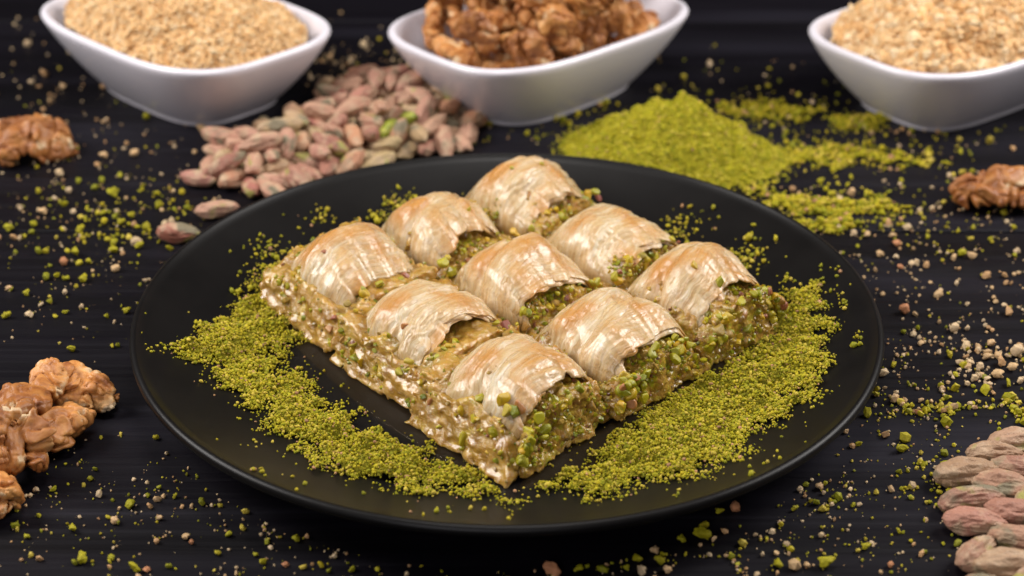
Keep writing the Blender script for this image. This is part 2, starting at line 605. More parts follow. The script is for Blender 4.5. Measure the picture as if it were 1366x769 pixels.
pr = [(0.0001, 0.0062)]
for r in list(np.linspace(0.02, 0.084, 5)) + list(np.linspace(0.088, 0.1325, 14)):
    pr.append((r, float(plate_z(r))))
for a in np.linspace(100, -60, 9):
    pr.append((0.1330 + 0.0019 * math.cos(math.radians(a)), 0.0193 + 0.0019 * math.sin(math.radians(a)) + 0.0001))
for r in np.linspace(0.131, 0.094, 10):
    pr.append((r, max(0.0022, float(plate_z(r)) - 0.0042)))
pr += [(0.090, 0.0012), (0.0895, 0.0002), (0.0885, 0.0), (0.086, 0.0), (0.085, 0.0004), (0.0845, 0.0020), (0.0001, 0.0020)]
V, F4 = lathe(pr, 192)
plate = link('plate', make_mesh('plate', V, F4), PLATE)
tag(plate, 'large round matte black plate holding nine pieces of baklava', 'plate')


# ------------------------------------------------------------------ baklava
E1 = np.array([0.0310, -0.0407])      # one step towards the open ends
E2 = np.array([0.0340, 0.0330])       # one step across
N1, N2 = E1 / np.linalg.norm(E1), E2 / np.linalg.norm(E2)
L1, L2 = np.linalg.norm(E1), np.linalg.norm(E2)
BC = np.array([0.0055, 0.0205])
PZ = 0.0062


def to_world(x, y):
    return x[..., None] * N1 + y[..., None] * N2


def shell_shape(v, t, P, off=0.0):
    """point on the folded dough: v along (0 closed back, 1 open front), t round the arch"""
    wv = P['w'] * (0.82 + 0.18 * np.sin(np.clip(v / 0.45, 0, 1) * PI / 2) - 0.10 * np.clip((v - 0.6) / 0.4, 0, 1) ** 2) - off
    rise = 0.26 + 0.74 * np.sin(np.clip(v / 0.52, 0, 1) * PI / 2) ** 0.9
    droop = 1 - P['droop'] * np.clip((v - 0.50) / 0.50, 0, 1) ** 2.0
    H = P['H'] * rise * droop - off
    c, s = np.cos(t), np.sin(t)
    y = wv * np.sign(c) * np.abs(c) ** 0.92 + P['lean'] * s * v * 0.004
    z = 0.0030 + H * np.abs(s) ** 0.80
    return y, z, H


def hood_front(P, T, layer):
    sd = P['seed'] * 31 + layer * 7
    f = P['front'] + 0.0008 * layer + 0.0022 * np.abs(np.cos(T)) ** 2
    f = f + 0.0026 * fbm(np.stack([T * 1.5, T * 0 + sd, T * 0], -1), sd, 4, 0.6)
    return f + 0.0009 * layer * vnoise(np.stack([T * 3, T * 0, T * 0 + sd], -1), sd + 5)


def hood_points(P, vv, T, layer, off):
    """the pleated, crumpled surface of one dough sheet -> local x, y, z"""
    sd, s0 = P['seed'] * 31 + layer * 7, P['seed']
    x = -L1 * 0.495 + vv * (hood_front(P, T, layer) + L1 * 0.495)
    y, z, H = shell_shape(vv, T, P, off)
    ny, nz = np.cos(T), np.sin(T)
    Z0 = x * 0
    fan = P['fan'] * np.sin(T + P['skew'])                                  # pleats gather towards the flanks
    xs = x * (0.75 + fan) + P['skew'] * 0.004 * np.cos(T)
    xs = xs + 0.0050 * vnoise(np.stack([x * 75, T * 1.0, Z0 + s0], -1), s0) + 0.0018 * vnoise(np.stack([x * 190, T * 2.6, Z0 + s0], -1), s0 + 31)
    calm = np.clip(0.35 + 1.1 * vnoise(np.stack([x * 65, T * 1.5, Z0 + s0 * 2.9], -1), s0 + 21), 0.12, 1.15)
    d = 0.0009 * calm * fbm(np.stack([xs * 250, T * 0.7, Z0 + s0 * 3.3], -1), s0, 2)
    d += 0.00042 * calm * (1 - np.abs(vnoise(np.stack([xs * 560, T * 1.1, Z0 + 9.1 + s0], -1), s0 + 3)) * 2)
    d += 0.0022 * vnoise(np.stack([x * 70, T * 1.4, Z0 + 4.4 + s0 * 1.7], -1), s0 + 8)
    d += 0.00035 * fbm(np.stack([x * 200, T * 3.5, Z0 + s0], -1), s0 + 12, 2)      # crumple
    d += 0.00014 * vnoise(np.stack([xs * 1500, T * 2.0, Z0 + layer], -1), sd + 2)
    if P['fold']:                                                  # one sheet folded back over the other
        e = (x - P['fold_x'] + 0.0025 * np.sin(T * 1.3)) / 0.0016
        d += 0.0018 * (1 / (1 + np.exp(-e))) - 0.0018 * np.exp(-(e + 1.2) ** 2 / 2)
    d = np.maximum(d, -0.0013)
    d *= np.clip(np.sin(T) * 2.2, 0.15, 1)
    return x, y + ny * d, np.maximum(z + nz * d, 0.0006)


def grid_mesh(x, y, z, vv, T):
    nv, nt = x.shape
    V = np.concatenate([to_world(x, y), z[..., None]], -1).reshape(-1, 3)
    i, j = np.arange(nv - 1)[:, None], np.arange(nt - 1)[None]
    F4 = np.stack([i * nt + j, (i + 1) * nt + j, (i + 1) * nt + j + 1, i * nt + j + 1], -1).reshape(-1, 4)
    col = np.stack([vv, T / PI, np.clip((z - 0.004) / 0.027, 0, 1)], -1).reshape(-1, 3)
    return make_mesh('phyllo_sheet', V, F4, True, col)


def phyllo_sheet(P, layer, nt, nv):
    v0 = 0.0 if layer == 0 else 0.45
    vv, T = np.meshgrid(np.linspace(v0, 1, nv), np.linspace(0.02, PI - 0.02, nt), indexing='ij')
    return grid_mesh(*hood_points(P, vv, T, layer, 0.0008 * layer), vv, T)


def filling_mesh(P):
    h = 0.00082
    G = grid3((-0.027, -0.026, -0.002), (0.028, 0.026, 0.036), h)
    x, y, z = G[..., 0], G[..., 1], G[..., 2]
    vv = np.clip((x + L1 * 0.495) / (P['front'] + L1 * 0.495), 0, 1)
    yy, zz, H = shell_shape(vv, np.full_like(x, PI / 2), P)
    hz = np.maximum(H + 0.0030 - 0.0040, 0.001)
    wy = 0.0218
    wy = np.where(z < 0.012, 0.0225, 0.0225 - (z - 0.012) * 0.28)
    g = ((np.abs(y) / wy) ** 2.6 + (np.clip(z, 0, None) / hz) ** 2.2) ** (1 / 2.3)
    d = (g - 1) * 0.012
    face = x - (P['bulge'] - 0.22 * z)
    d = np.maximum(d, face)
    d = np.maximum(d, -0.0235 - x)
    d = np.maximum(d, 0.0008 - z)
    m = np.abs(d) < 0.0042
    Q = G[m]
    d[m] += 0.0020 * fbm(Q * 110, P['seed'] + 40, 2) + 0.0019 * (worley(Q * 400, P['seed'] + 60) - 0.55) + 0.0005 * vnoise(Q * 900, P['seed'] + 3)
    d = np.maximum(d, 0.0008 - z)
    V, F4 = surface_nets(d, np.array([-0.027, -0.026, -0.002]), h)
    V = np.concatenate([to_world(V[:, 0], V[:, 1]), V[:, 2:]], -1)
    return make_mesh('filling', V, F4)


def base_mesh(P):
    h = 0.00075
    lo = np.array([-0.032, -0.032, -0.003])
    G = grid3(lo, (0.032, 0.032, 0.021), h)
    x, y, z = G[..., 0], G[..., 1], G[..., 2]
    x0, x1 = -L1 * 0.492, L1 * 0.492 + P['ex']
    y0, y1 = -L2 * 0.492 - P['ey0'], L2 * 0.492 + P['ey1']
    zt = P['base'] + 0.0030 * vnoise(np.stack([x * 90, y * 90, x * 0 + P['seed']], -1), P['seed'])
    slope = 0.50 * np.clip(z, 0, 0.02)
    d = np.maximum.reduce([x0 - x, x - (x1 - slope * (P['ex'] > 0)), (y0 + slope * (P['ey0'] > 0)) - y, y - (y1 - slope * (P['ey1'] > 0)), z - zt, 0.0002 - z])
    m = np.abs(d) < 0.0045
    Q = G[m]
    amp = 1.0
    d[m] += 0.0011 * fbm(Q * np.array([110, 110, 300]), P['seed'] + 11, 2, 0.55) * amp + 0.0014 * (worley(Q * 330, P['seed'] + 21) - 0.5) + 0.0004 * vnoise(Q * 600, P['seed'])
    d = np.maximum(d, 0.0002 - z)
    V, F4 = surface_nets(d, lo, h)
    V = np.concatenate([to_world(V[:, 0], V[:, 1]), V[:, 2:]], -1)
    return make_mesh('soaked_base', V, F4)


def chunk_mesh(seed, sub=2):
    rng = np.random.default_rng(seed)
    V, Fc = ico_sphere(sub)
    for _ in range(7):                               # knife cuts
        n = rng.normal(size=3)
        n /= np.linalg.norm(n)
        k = rng.uniform(0.42, 0.75)
        dd = V @ n
        V = V - np.clip(dd - k, 0, None)[:, None] * n * 0.97
    V = V * rng.uniform(0.7, 1.25, 3)
    V = V * (1 + 0.04 * vnoise(V * 2.2 + seed, seed)[:, None])
    return make_mesh('pistachio_chunk', V * 0.5, Fc)


CHUNKS = [chunk_mesh(100 + i) for i in range(9)]
for me in CHUNKS:
    me.materials.append(CHUNK)

WET = mat_tint('wet_pistachio_grains', 0.28, 0.2, 0.5, 0.25, 700)


def stuck_grains(root, ij, seed):
    """coarse ground pistachio clinging to the filling and to the soaked sides"""
    rng = np.random.default_rng(900 + seed)
    PP, SS = [], []
    for part, n, zr in (('filling', 520, (0.003, 0.030)), ('soaked_base', 210 if ij[1] == -1 or ij[0] == 1 else 140, (0.003, 0.014))):
        ob = [c for c in root.children if c.name.split('.')[0] == part][0]
        me = ob.data
        A = np.zeros(len(me.vertices) * 3, np.float32)
        me.vertices.foreach_get('co', A)
        A = A.reshape(-1, 3)
        Nn = np.zeros(len(me.vertices) * 3, np.float32)
        me.vertices.foreach_get('normal', Nn)
        Nn = Nn.reshape(-1, 3)
        ax = A[:, :2] @ N1
        if part == 'filling':
            ok = ((ax > 0.013) | (np.abs(A[:, :2] @ N2) > 0.019)) & (A[:, 2] > zr[0])
        else:
            ok = (A[:, 2] > zr[0])
        ok &= Nn[:, 2] > -0.3
        idx = np.nonzero(ok)[0]
        cl = vnoise(A[idx] * 140, seed + 77) + 0.35 * rng.random(len(idx))      # gathered in patches
        idx = idx[np.argsort(-cl)][:int(len(idx) * 0.55)]
        idx = rng.choice(idx, min(n, len(idx)), replace=False)
        sz = rng.lognormal(math.log(0.0013), 0.35, len(idx))
        PP.append(A[idx] + Nn[idx] * (sz * 0.12)[:, None])
        SS.append(sz)
    P_, S2 = np.concatenate(PP), np.concatenate(SS)
    tones = np.array([(0.36, 0.31, 0.012), (0.24, 0.24, 0.008), (0.46, 0.31, 0.012), (0.17, 0.19, 0.006), (0.30, 0.18, 0.03), (0.40, 0.25, 0.05), (0.20, 0.07, 0.035)])
    C_ = tones[rng.choice(7, len(P_), p=(0.24, 0.14, 0.18, 0.07, 0.16, 0.16, 0.05))] * rng.uniform(0.8, 1.15, (len(P_), 1))
    V_, F_, C2 = granules(P_, S2, C_, rng)
    tag(link('pistachio_grains', make_mesh('pistachio_grains', V_, F_, False, C2), WET, root), kind='stuff')


WHERE = {
    (-1, -1): ('golden baklava piece at the corner beside the wedge of green powder', 'baklava'),
    (0, -1): ('baklava piece between the powder-wedge corner piece and the front corner piece', 'baklava'),
    (1, -1): ('baklava piece at the front corner of the block with pistachio cluster at its flank', 'baklava'),
    (-1, 0): ('baklava piece on the back edge between the rear corner piece and the powder-wedge corner piece', 'baklava'),
    (0, 0): ('baklava piece in the centre of the block with eight around it', 'baklava'),
    (1, 0): ('finely pleated baklava piece between the front corner piece and the double-folded corner piece', 'baklava'),
    (-1, 1): ('baklava piece at the rear corner pointing to the dish of walnuts', 'baklava'),
    (0, 1): ('smooth baklava piece on the rear edge facing the green powder heap', 'baklava'),
    (1, 1): ('baklava piece with a doubled fold and heavy pistachio cluster at the outer corner', 'baklava'),
}
prng = random.Random(5)
PIECES = {}
for (i, j), (lab, cat) in WHERE.items():
    c = BC + i * E1 + j * E2
    root = tag(empty('baklava_piece', (c[0], c[1], PZ)), lab, cat, 'baklava pieces on the black plate')
    PIECES[(i, j)] = root
    sd = (i + 1) * 3 + (j + 1) + 1
    root.rotation_euler = (0, 0, prng.uniform(-0.11, 0.11))
    P = dict(seed=sd, H=0.0240 + prng.uniform(-0.0030, 0.0026), w=0.0220 + prng.uniform(-0.0012, 0.0008), droop=prng.uniform(0.24, 0.42), lean=prng.uniform(-0.6, 0.6), fan=prng.uniform(0.15, 0.5), skew=prng.uniform(-0.3, 0.9),
             front=0.0170 + prng.uniform(-0.0028, 0.0022), bulge=0.0268 if i == 1 else 0.0250, base=0.0155 if j == -1 else 0.0085, fold=prng.random() < 0.55, fold_x=prng.uniform(-0.008, 0.006),
             ex=0.0012 if i == 1 else 0.0, ey0=0.0065 if j == -1 else 0.0, ey1=0.0025 if j == 1 else 0.0)
    if (i, j) == (1, 1):
        P.update(fold=True, fold_x=-0.003, front=0.0135, H=0.0255)
    if (i, j) == (-1, -1):
        P.update(H=0.0262)
    if (i, j) == (1, -1):
        P.update(fold=True, fold_x=0.003, H=0.0255)
    if (i, j) == (-1, 1):
        P.update(H=0.0240)
    for layer in range(3):
        nt, nv = (116, 100) if layer == 0 else (84, 30)
        s = link('phyllo_sheet', phyllo_sheet(P, layer, nt, nv), PHYLLO, root)
        so = s.modifiers.new('thickness', 'SOLIDIFY')
        so.thickness = 0.00045
        so.offset = -1
    link('filling', filling_mesh(P), FILL, root)
    link('soaked_base', base_mesh(P), BASE, root)
    stuck_grains(root, (i, j), sd)
    # chopped pistachio stuck round the open end and the flanks
    n = {(1, 1): 46, (1, 0): 46, (1, -1): 26}.get((i, j), 20)
    for q in range(n):
        if i == 1:
            yy = prng.uniform(-0.021, 0.022)
            zz = prng.uniform(0.006, 0.021) if (i, j) != (1, -1) else prng.uniform(0.009, 0.021)
            if (i, j) == (1, -1) and prng.random() < 0.6:
                yy = prng.uniform(-0.023, -0.010)
            if (i, j) == (1, 1) and prng.random() < 0.45:
                yy = prng.uniform(0.010, 0.024)
            if (i, j) == (1, 0) and prng.random() < 0.4:
                yy = prng.uniform(-0.024, -0.016)
            arch = 0.022 * (1 - (abs(yy) / 0.027) ** 2.4)
            zz = min(zz, arch)
            xx = P['bulge'] - 0.22 * zz + prng.uniform(-0.0002, 0.0022)
        else:
            yy = prng.uniform(-0.022, 0.022)
            zz = prng.uniform(0.011, 0.018)
            zz = min(zz, 0.021 * (1 - (abs(yy) / 0.027) ** 2.4) + 0.004)
            xx = P['bulge'] - 0.22 * zz + prng.uniform(-0.001, 0.001)
        o = link('pistachio_chunk', CHUNKS[prng.randrange(9)], None, root)
        xy = xx * N1 + yy * N2
        o.location = (xy[0], xy[1], zz)
        o.rotation_euler = [prng.uniform(0, 6.28) for _ in range(3)]
        sc = prng.choice([0.0022, 0.0028, 0.0034, 0.0042, 0.0050]) * (1.0 if i == 1 else 0.85)
        o.scale = (sc * 1.15, sc, sc * 0.95)

# chopped bits caught on the soaked outer wall
for i in (-1, 0, 1):
    root = PIECES[(i, -1)]
    me = [k for k in root.children if k.name.startswith('soaked_base')][0].data
    A = np.zeros(len(me.vertices) * 3, np.float32)
    me.vertices.foreach_get('co', A)
    A = A.reshape(-1, 3)
    idx = np.nonzero((A[:, :2] @ N2 < -0.0215) & (A[:, 2] > 0.004))[0]
    for q in range(13):
        sc = prng.choice([0.0020, 0.0026, 0.0034, 0.0044])
        o = link('pistachio_chunk', CHUNKS[prng.randrange(9)], None, root, A[idx[prng.randrange(len(idx))]])
        o.rotation_euler = [prng.uniform(0, 6.28) for _ in range(3)]
        o.scale = (sc * 1.2, sc, sc * 0.8)
# single specks on the crowns of some pieces
for (i, j), spots in {(-1, 1): ((0.004, 0.004, 0.0026), (-0.002, -0.008, 0.0022)), (-1, 0): ((0.010, 0.006, 0.0034),), (1, 1): ((0.004, -0.008, 0.0036), (0.014, -0.004, 0.005)), (0, -1): ((0.004, -0.014, 0.0036),), (0, 0): ((-0.006, 0.004, 0.0018),), (-1, -1): ((0.000, -0.012, 0.0024), (0.006, -0.010, 0.0018)), (1, -1): ((0.012, -0.017, 0.0055), (0.015, -0.019, 0.0056), (0.012, -0.0205, 0.0045), (0.018, -0.014, 0.0050), (0.017, -0.017, 0.0062), (0.018, -0.020, 0.0045))}.items():
    c = BC + i * E1 + j * E2
    root = PIECES[(i, j)]
    me = [k for k in root.children if k.name.startswith('phyllo_sheet')][0].data
    A = np.zeros(len(me.vertices) * 3, np.float32)
    me.vertices.foreach_get('co', A)
    A = A.reshape(-1, 3)
    for x_, y_, sc in spots:
        xy = x_ * N1 + y_ * N2
        k = ((A[:, :2] - xy) ** 2).sum(1).argmin()
        o = link('pistachio_chunk', CHUNKS[prng.randrange(9)], None, root, A[k] + np.array((0, 0, sc * 0.25)))
        o.rotation_euler = [prng.uniform(0, 6.28) for _ in range(3)]
        o.scale = (sc * 1.2, sc, sc * 0.8)

# ------------------------------------------------------------------ ground pistachio on the plate
def poly_sd(P, poly):
    """signed distance (positive inside) of P (n,2) to a polygon"""
    poly = np.asarray(poly)
    d = np.full(len(P), 9.0)
    ins = np.zeros(len(P), bool)
    for a, b in zip(poly, np.roll(poly, -1, 0)):
        e = b - a
        w_ = P - a
        t = np.clip((w_ @ e) / (e @ e), 0, 1)
        d = np.minimum(d, np.linalg.norm(w_ - t[:, None] * e, axis=1))
        cr = (a[1] <= P[:, 1]) != (b[1] <= P[:, 1])
        xint = a[0] + (P[:, 1] - a[1]) / np.where(e[1] == 0, 1e-9, e[1]) * e[0]
        ins ^= cr & (P[:, 0] < xint)
    return np.where(ins, d, -d)


GREENS = np.array([(0.38, 0.33, 0.008), (0.32, 0.29, 0.006), (0.45, 0.37, 0.014), (0.23, 0.225, 0.005), (0.52, 0.40, 0.050), (0.41, 0.32, 0.010)])


def green_cols(n, rng, odd=0.03):
    c = GREENS[rng.integers(0, len(GREENS), n)] * rng.uniform(0.8, 1.15, (n, 1))
    m = rng.random(n) < odd
    c[m] = np.array((0.50, 0.27, 0.13)) * rng.uniform(0.6, 1.1, (m.sum(), 1))
    return c


def powder_field(name, polys, zfun, dens, hmax, seed, soft=0.004, nz=0.006, loose=0.0, size=(0.0006, 0.0014)):
    rng = np.random.default_rng(seed)
    Vs, Fs, Cs = [], [], []
    base = 0
    for poly in polys:
        poly = np.asarray(poly)
        lo, hi = poly.min(0) - 0.012, poly.max(0) + 0.012
        # relief under the grains
        def height(P):
            s = poly_sd(P, poly) + nz * fbm(np.concatenate([P * 160, np.zeros((len(P), 1)) + seed], 1), seed, 3, 0.6)
            k = np.clip((s + 0.001) / 0.012, 0, 1)
            hh = hmax * k * (0.55 + 0.45 * vnoise(np.concatenate([P * 130, np.zeros((len(P), 1))], 1), seed + 4))
            hh += 0.0012 * k * fbm(np.concatenate([P * 480, np.zeros((len(P), 1))], 1), seed + 9, 2)
            return s, hh
        gh = 0.0009
        X, Y = np.meshgrid(np.arange(lo[0], hi[0], gh), np.arange(lo[1], hi[1], gh), indexing='ij')
        PP = np.stack([X.ravel(), Y.ravel()], 1)
        s, hh = height(PP)
        zz = zfun(PP) + hh - 0.0006
        nx, ny = X.shape
        a, b = np.arange(nx - 1)[:, None], np.arange(ny - 1)[None]
        Fq = np.stack([a * ny + b, (a + 1) * ny + b, (a + 1) * ny + b + 1, a * ny + b + 1], -1).reshape(-1, 4)
        keep = (s[Fq] > 0.0025).all(1)
        Fq = Fq[keep]
        used = np.unique(Fq)
        if len(used):
            mp = np.full(len(PP), -1)
            mp[used] = np.arange(len(used))
            Vs.append(np.concatenate([PP[used], zz[used][:, None]], 1))
            tri = np.concatenate([mp[Fq][:, [0, 1, 2]], mp[Fq][:, [0, 2, 3]]])
            Fs.append(tri + base)
            Cs.append(np.tile(np.array([(0.24, 0.21, 0.006)]), (len(used), 1)) * rng.uniform(0.8, 1.2, (len(used), 1)))
            base += len(used)
        area = (hi - lo).prod()
        n = int(area * dens)
        P = rng.uniform(lo, hi, (n, 2))
        s, hh = height(P)
        pr = np.clip((s + soft) / (2 * soft), 0, 1) ** 1.5
        pr = np.maximum(pr, loose * np.clip(1 + s / 0.014, 0, 1))
        k = rng.random(n) < pr
        P, hh = P[k], hh[k]
        sz = rng.uniform(*size, len(P)) * rng.choice([0.8, 1.0, 1.0, 1.5], len(P))
        z = zfun(P) + np.maximum(hh, 0) + rng.uniform(0.0, 0.5, len(P)) * sz + sz * 0.15
        V, Fc, C = granules(np.concatenate([P, z[:, None]], 1), sz, green_cols(len(P), rng), rng)
        Vs.append(V); Fs.append(Fc + base); Cs.append(C)
        base += len(V)
    o = link(name, make_mesh(name, np.concatenate(Vs), np.concatenate(Fs), True, np.concatenate(Cs)), POWDER)
    return o


def on_plate(P):
    return plate_z(np.hypot(P[:, 0], P[:, 1]))


def wpoly(pix):
    return [at_plate(*p)[:2] for p in pix]


PLATE_POLYS = [wpoly(q) for q in (
    [(226, 462), (262, 447), (306, 425), (338, 398), (356, 352), (372, 346), (392, 400), (404, 452), (352, 482), (318, 498), (268, 486)],
    [(280, 492), (350, 476), (402, 512), (462, 556), (530, 592), (600, 618), (652, 640), (684, 664), (600, 660), (505, 645), (436, 622), (388, 590), (356, 556), (318, 528)],
    [(716, 655), (780, 626), (824, 582), (872, 540), (944, 504), (1012, 464), (1040, 425), (1050, 388), (1076, 392), (1092, 430), (1106, 470), (1088, 512), (1046, 556), (992, 596), (930, 634), (850, 655), (780, 664)],
)]
pw = powder_field('ground_pistachio', PLATE_POLYS, on_plate, 3.7e6, 0.0062, 21, loose=0.02, size=(0.0004, 0.00095))
tag(pw, 'fine green ground pistachio strewn round the baklava on the black plate', 'ground pistachio', kind='stuff')

# ------------------------------------------------------------------ syrup at the foot of the block
def puddle(pix, seed):
    poly = np.array(wpoly(pix))
    c = poly.mean(0)
    n = 60
    # resample the outline smoothly
    P = np.concatenate([poly, poly[:1]])
    t = np.linspace(0, len(poly), n, endpoint=False)
    ii = t.astype(int)
    out = P[ii] + (P[ii + 1] - P[ii]) * (t - ii)[:, None]
    for _ in range(3):
        out = (np.roll(out, 1, 0) + 2 * out + np.roll(out, -1, 0)) / 4
    rings = []
    for k, hz in ((1.0, 0.0001), (0.985, 0.0005), (0.94, 0.0008), (0.7, 0.0009), (0.3, 0.0009), (0.01, 0.0009)):
        R = c + (out - c) * k
        rings.append(np.concatenate([R, (on_plate(R) + hz)[:, None]], 1))
    V = np.concatenate(rings)
    F4 = []
    for r in range(len(rings) - 1):
        for i in range(n):
            F4.append((r * n + i, r * n + (i + 1) % n, (r + 1) * n + (i + 1) % n, (r + 1) * n + i))
    return make_mesh('syrup', V, F4)


s1 = link('syrup', puddle([(392, 462), (500, 560), (640, 645), (655, 620), (560, 520), (420, 420), (380, 430)], 1), SYRUP)
tag(s1, 'clear syrup pooled along the foot of the baklava facing the walnut cluster', 'syrup', 'syrup pools on the plate')
s2 = link('syrup', puddle([(690, 655), (790, 630), (860, 585), (960, 530), (1040, 470), (1000, 455), (860, 540), (700, 630)], 2), SYRUP)
tag(s2, 'clear syrup pooled along the foot of the baklava facing the kernel pile', 'syrup', 'syrup pools on the plate')

# ------------------------------------------------------------------ the green heap behind the plate
def on_table(P):
    return np.zeros(len(P))


heap_c = at(898, 210)[:2]


def heap(name, seed):
    rng = np.random.default_rng(seed)
    def hgt(P):
        q = P - heap_c
        ang = np.arctan2(q[:, 1], q[:, 0])
        r = np.hypot(q[:, 0] / 0.050, q[:, 1] / 0.041)
        r = r * (1 + 0.16 * vnoise(np.stack([np.cos(ang) * 2, np.sin(ang) * 2, ang * 0 + 3], -1), 8))
        h = 0.040 * np.clip(1 - (np.sqrt(r * r + 0.10) - 0.0488), 0, 1) ** 1.15
        h = h + 0.0026 * fbm(np.concatenate([P * 150, np.zeros((len(P), 1))], 1), 71, 3) * np.clip((1 - r) * 4, 0, 1)
        return h, r
    lo, hi = heap_c - 0.085, heap_c + 0.085
    gh = 0.0011
    X, Y = np.meshgrid(np.arange(lo[0], hi[0], gh), np.arange(lo[1], hi[1], gh), indexing='ij')
    PP = np.stack([X.ravel(), Y.ravel()], 1)
    h, r = hgt(PP)
    nx, ny = X.shape
    a, b = np.arange(nx - 1)[:, None], np.arange(ny - 1)[None]
    Fq = np.stack([a * ny + b, (a + 1) * ny + b, (a + 1) * ny + b + 1, a * ny + b + 1], -1).reshape(-1, 4)
    Fq = Fq[(r[Fq] < 1.0).all(1)]
    used = np.unique(Fq)
    mp = np.full(len(PP), -1)
    mp[used] = np.arange(len(used))
    V0 = np.concatenate([PP[used], np.maximum(h[used], 0.0002)[:, None]], 1)
    T0 = np.concatenate([mp[Fq][:, [0, 1, 2]], mp[Fq][:, [0, 2, 3]]])
    C0 = np.tile(np.array([(0.34, 0.295, 0.008)]), (len(used), 1)) * rng.uniform(0.85, 1.15, (len(used), 1))
    P = rng.uniform(lo, hi, (36000, 2))
    h, r = hgt(P)
    k = rng.random(len(P)) < np.where(r < 1, 1.0, np.clip(0.30 - (r - 1) * 2.0, 0, 1))
    P, h = P[k], h[k]
    sz = rng.uniform(0.0006, 0.0014, len(P))
    V1, F1, C1 = granules(np.concatenate([P, (np.maximum(h, 0) + sz * 0.35)[:, None]], 1), sz, green_cols(len(P), rng, 0.01) * (1.06, 1.12, 1.1), rng)
    return make_mesh(name, np.concatenate([V0, V1]), np.concatenate([T0, F1 + len(V0)]), True, np.concatenate([C0, C1]))


hp = link('ground_pistachio_heap', heap('ground_pistachio_heap', 31), POWDER)
tag(hp, 'bright green heap of ground pistachio on the table behind the plate', 'ground pistachio', kind='stuff')

TRAIL = [[at(*p)[:2] for p in q] for q in (
    [(1010, 255), (1060, 262), (1120, 268), (1190, 270), (1185, 285), (1120, 292), (1060, 285), (1030, 275)],
    [(1040, 200), (1110, 195), (1190, 208), (1238, 212), (1230, 220), (1150, 215), (1090, 222), (1040, 215)],
    [(1112, 158), (1160, 158), (1180, 166), (1140, 178), (1110, 172)],
    [(960, 145), (1020, 140), (1090, 150), (1060, 160), (1000, 158)],
    [(1050, 300), (1120, 296), (1160, 300), (1130, 308), (1080, 308)],
)]
tr = powder_field('ground_pistachio_trail', TRAIL, on_table, 1.3e6, 0.0022, 55, soft=0.004, nz=0.006, loose=0.03, size=(0.0008, 0.0018))
tag(tr, 'broken trails of green pistachio powder spilling from the heap over black boards', 'ground pistachio', kind='stuff')

# ------------------------------------------------------------------ white dishes
def bowl_mesh(a, b, fa, fb, hgt, th=0.0038):
    """rounded-rectangle dish: outer half sizes a x b at the rim, fa x fb at the foot"""
    seg = 128
    ang = np.linspace(0, 2 * PI, seg, endpoint=False)
    def ring(A, B, z, ex):
        c, s = np.cos(ang), np.sin(ang)
        return np.stack([A * np.sign(c) * np.abs(c) ** (2 / ex), B * np.sign(s) * np.abs(s) ** (2 / ex), np.full(seg, z) if np.isscalar(z) else z], -1)
    rim_lift = 0.0022 * np.cos(2 * ang) ** 2 * 0 + 0.0008 * (np.abs(np.sin(2 * ang)) ** 2)
    rings = [ring(0.001, 0.001, 0.0022, 3.2), ring(fa * 0.82, fb * 0.80, 0.0022, 3.4), ring(fa * 0.86, fb * 0.84, 0.0004, 3.4), ring(fa * 0.90, fb * 0.88, 0, 3.4), ring(fa * 0.985, fb * 0.98, 0.0, 3.4), ring(fa, fb, 0.0006, 3.4), ring(fa, fb, 0.0016, 3.4), ring(fa * 1.02, fb * 1.02, 0.0026, 3.4)]
    for k in np.linspace(0.12, 1.0, 12):
        f = 1 - (1 - k) ** 1.65
        f = 0.55 * k + 0.45 * f
        rings.append(ring(fa * 1.02 + (a - fa * 1.02) * f, fb * 1.02 + (b - fb * 1.02) * f, 0.0026 + (hgt - 0.0049) * k + rim_lift * k * k, 3.5 + 0.2 * k))
    for t in np.linspace(20, 160, 6):
        cc, ss = math.cos(math.radians(t)), math.sin(math.radians(t))
        rings.append(ring(a - th / 2 + cc * th / 2, b - th / 2 + cc * th / 2, hgt - 0.0022 + ss * th * 0.55 + rim_lift, 3.7))
    for k in np.linspace(0.94, 0.0, 12):
        f = 0.55 * k + 0.45 * (1 - (1 - k) ** 1.65)
        rings.append(ring(fa + (a - fa) * f - th, fb + (b - fb) * f - th, 0.0062 + (hgt - 0.009) * k + rim_lift * k * k, 3.5))
    rings.append(ring(fa * 0.5, fb * 0.5, 0.0058, 3))
    rings.append(ring(0.001, 0.001, 0.0057, 3))
    V = np.concatenate(rings)
    F4 = []
    i = np.arange(seg)
    for r in range(len(rings) - 1):
        F4.append(np.stack([r * seg + i, r * seg + (i + 1) % seg, (r + 1) * seg + (i + 1) % seg, (r + 1) * seg + i], -1))
    return make_mesh('dish', V, np.concatenate(F4))


BA, BB, BFA, BFB, BH = 0.0735, 0.0515, 0.0460, 0.0310, 0.0390
BOWL = bowl_mesh(BA, BB, BFA, BFB, BH)
BOWL.materials.append(PORC)
BOWLS = [((-0.1600, 0.2560), math.radians(136), 'white porcelain dish heaped with fine ground nuts beside the shelled pistachio pile'),
         ((0.0160, 0.2560), math.radians(43), 'white porcelain dish full of walnut kernels'),
         ((0.2210, 0.2480), math.radians(37), 'white porcelain dish heaped with coarse chopped nuts behind a lone walnut')]
for (bx, by), yaw, lab in BOWLS:
    o = link('dish', BOWL, None, None, (bx, by, 0.0))
    o.rotation_euler = (0, 0, yaw)
    tag(o, lab, 'dish', 'white dishes behind the plate')


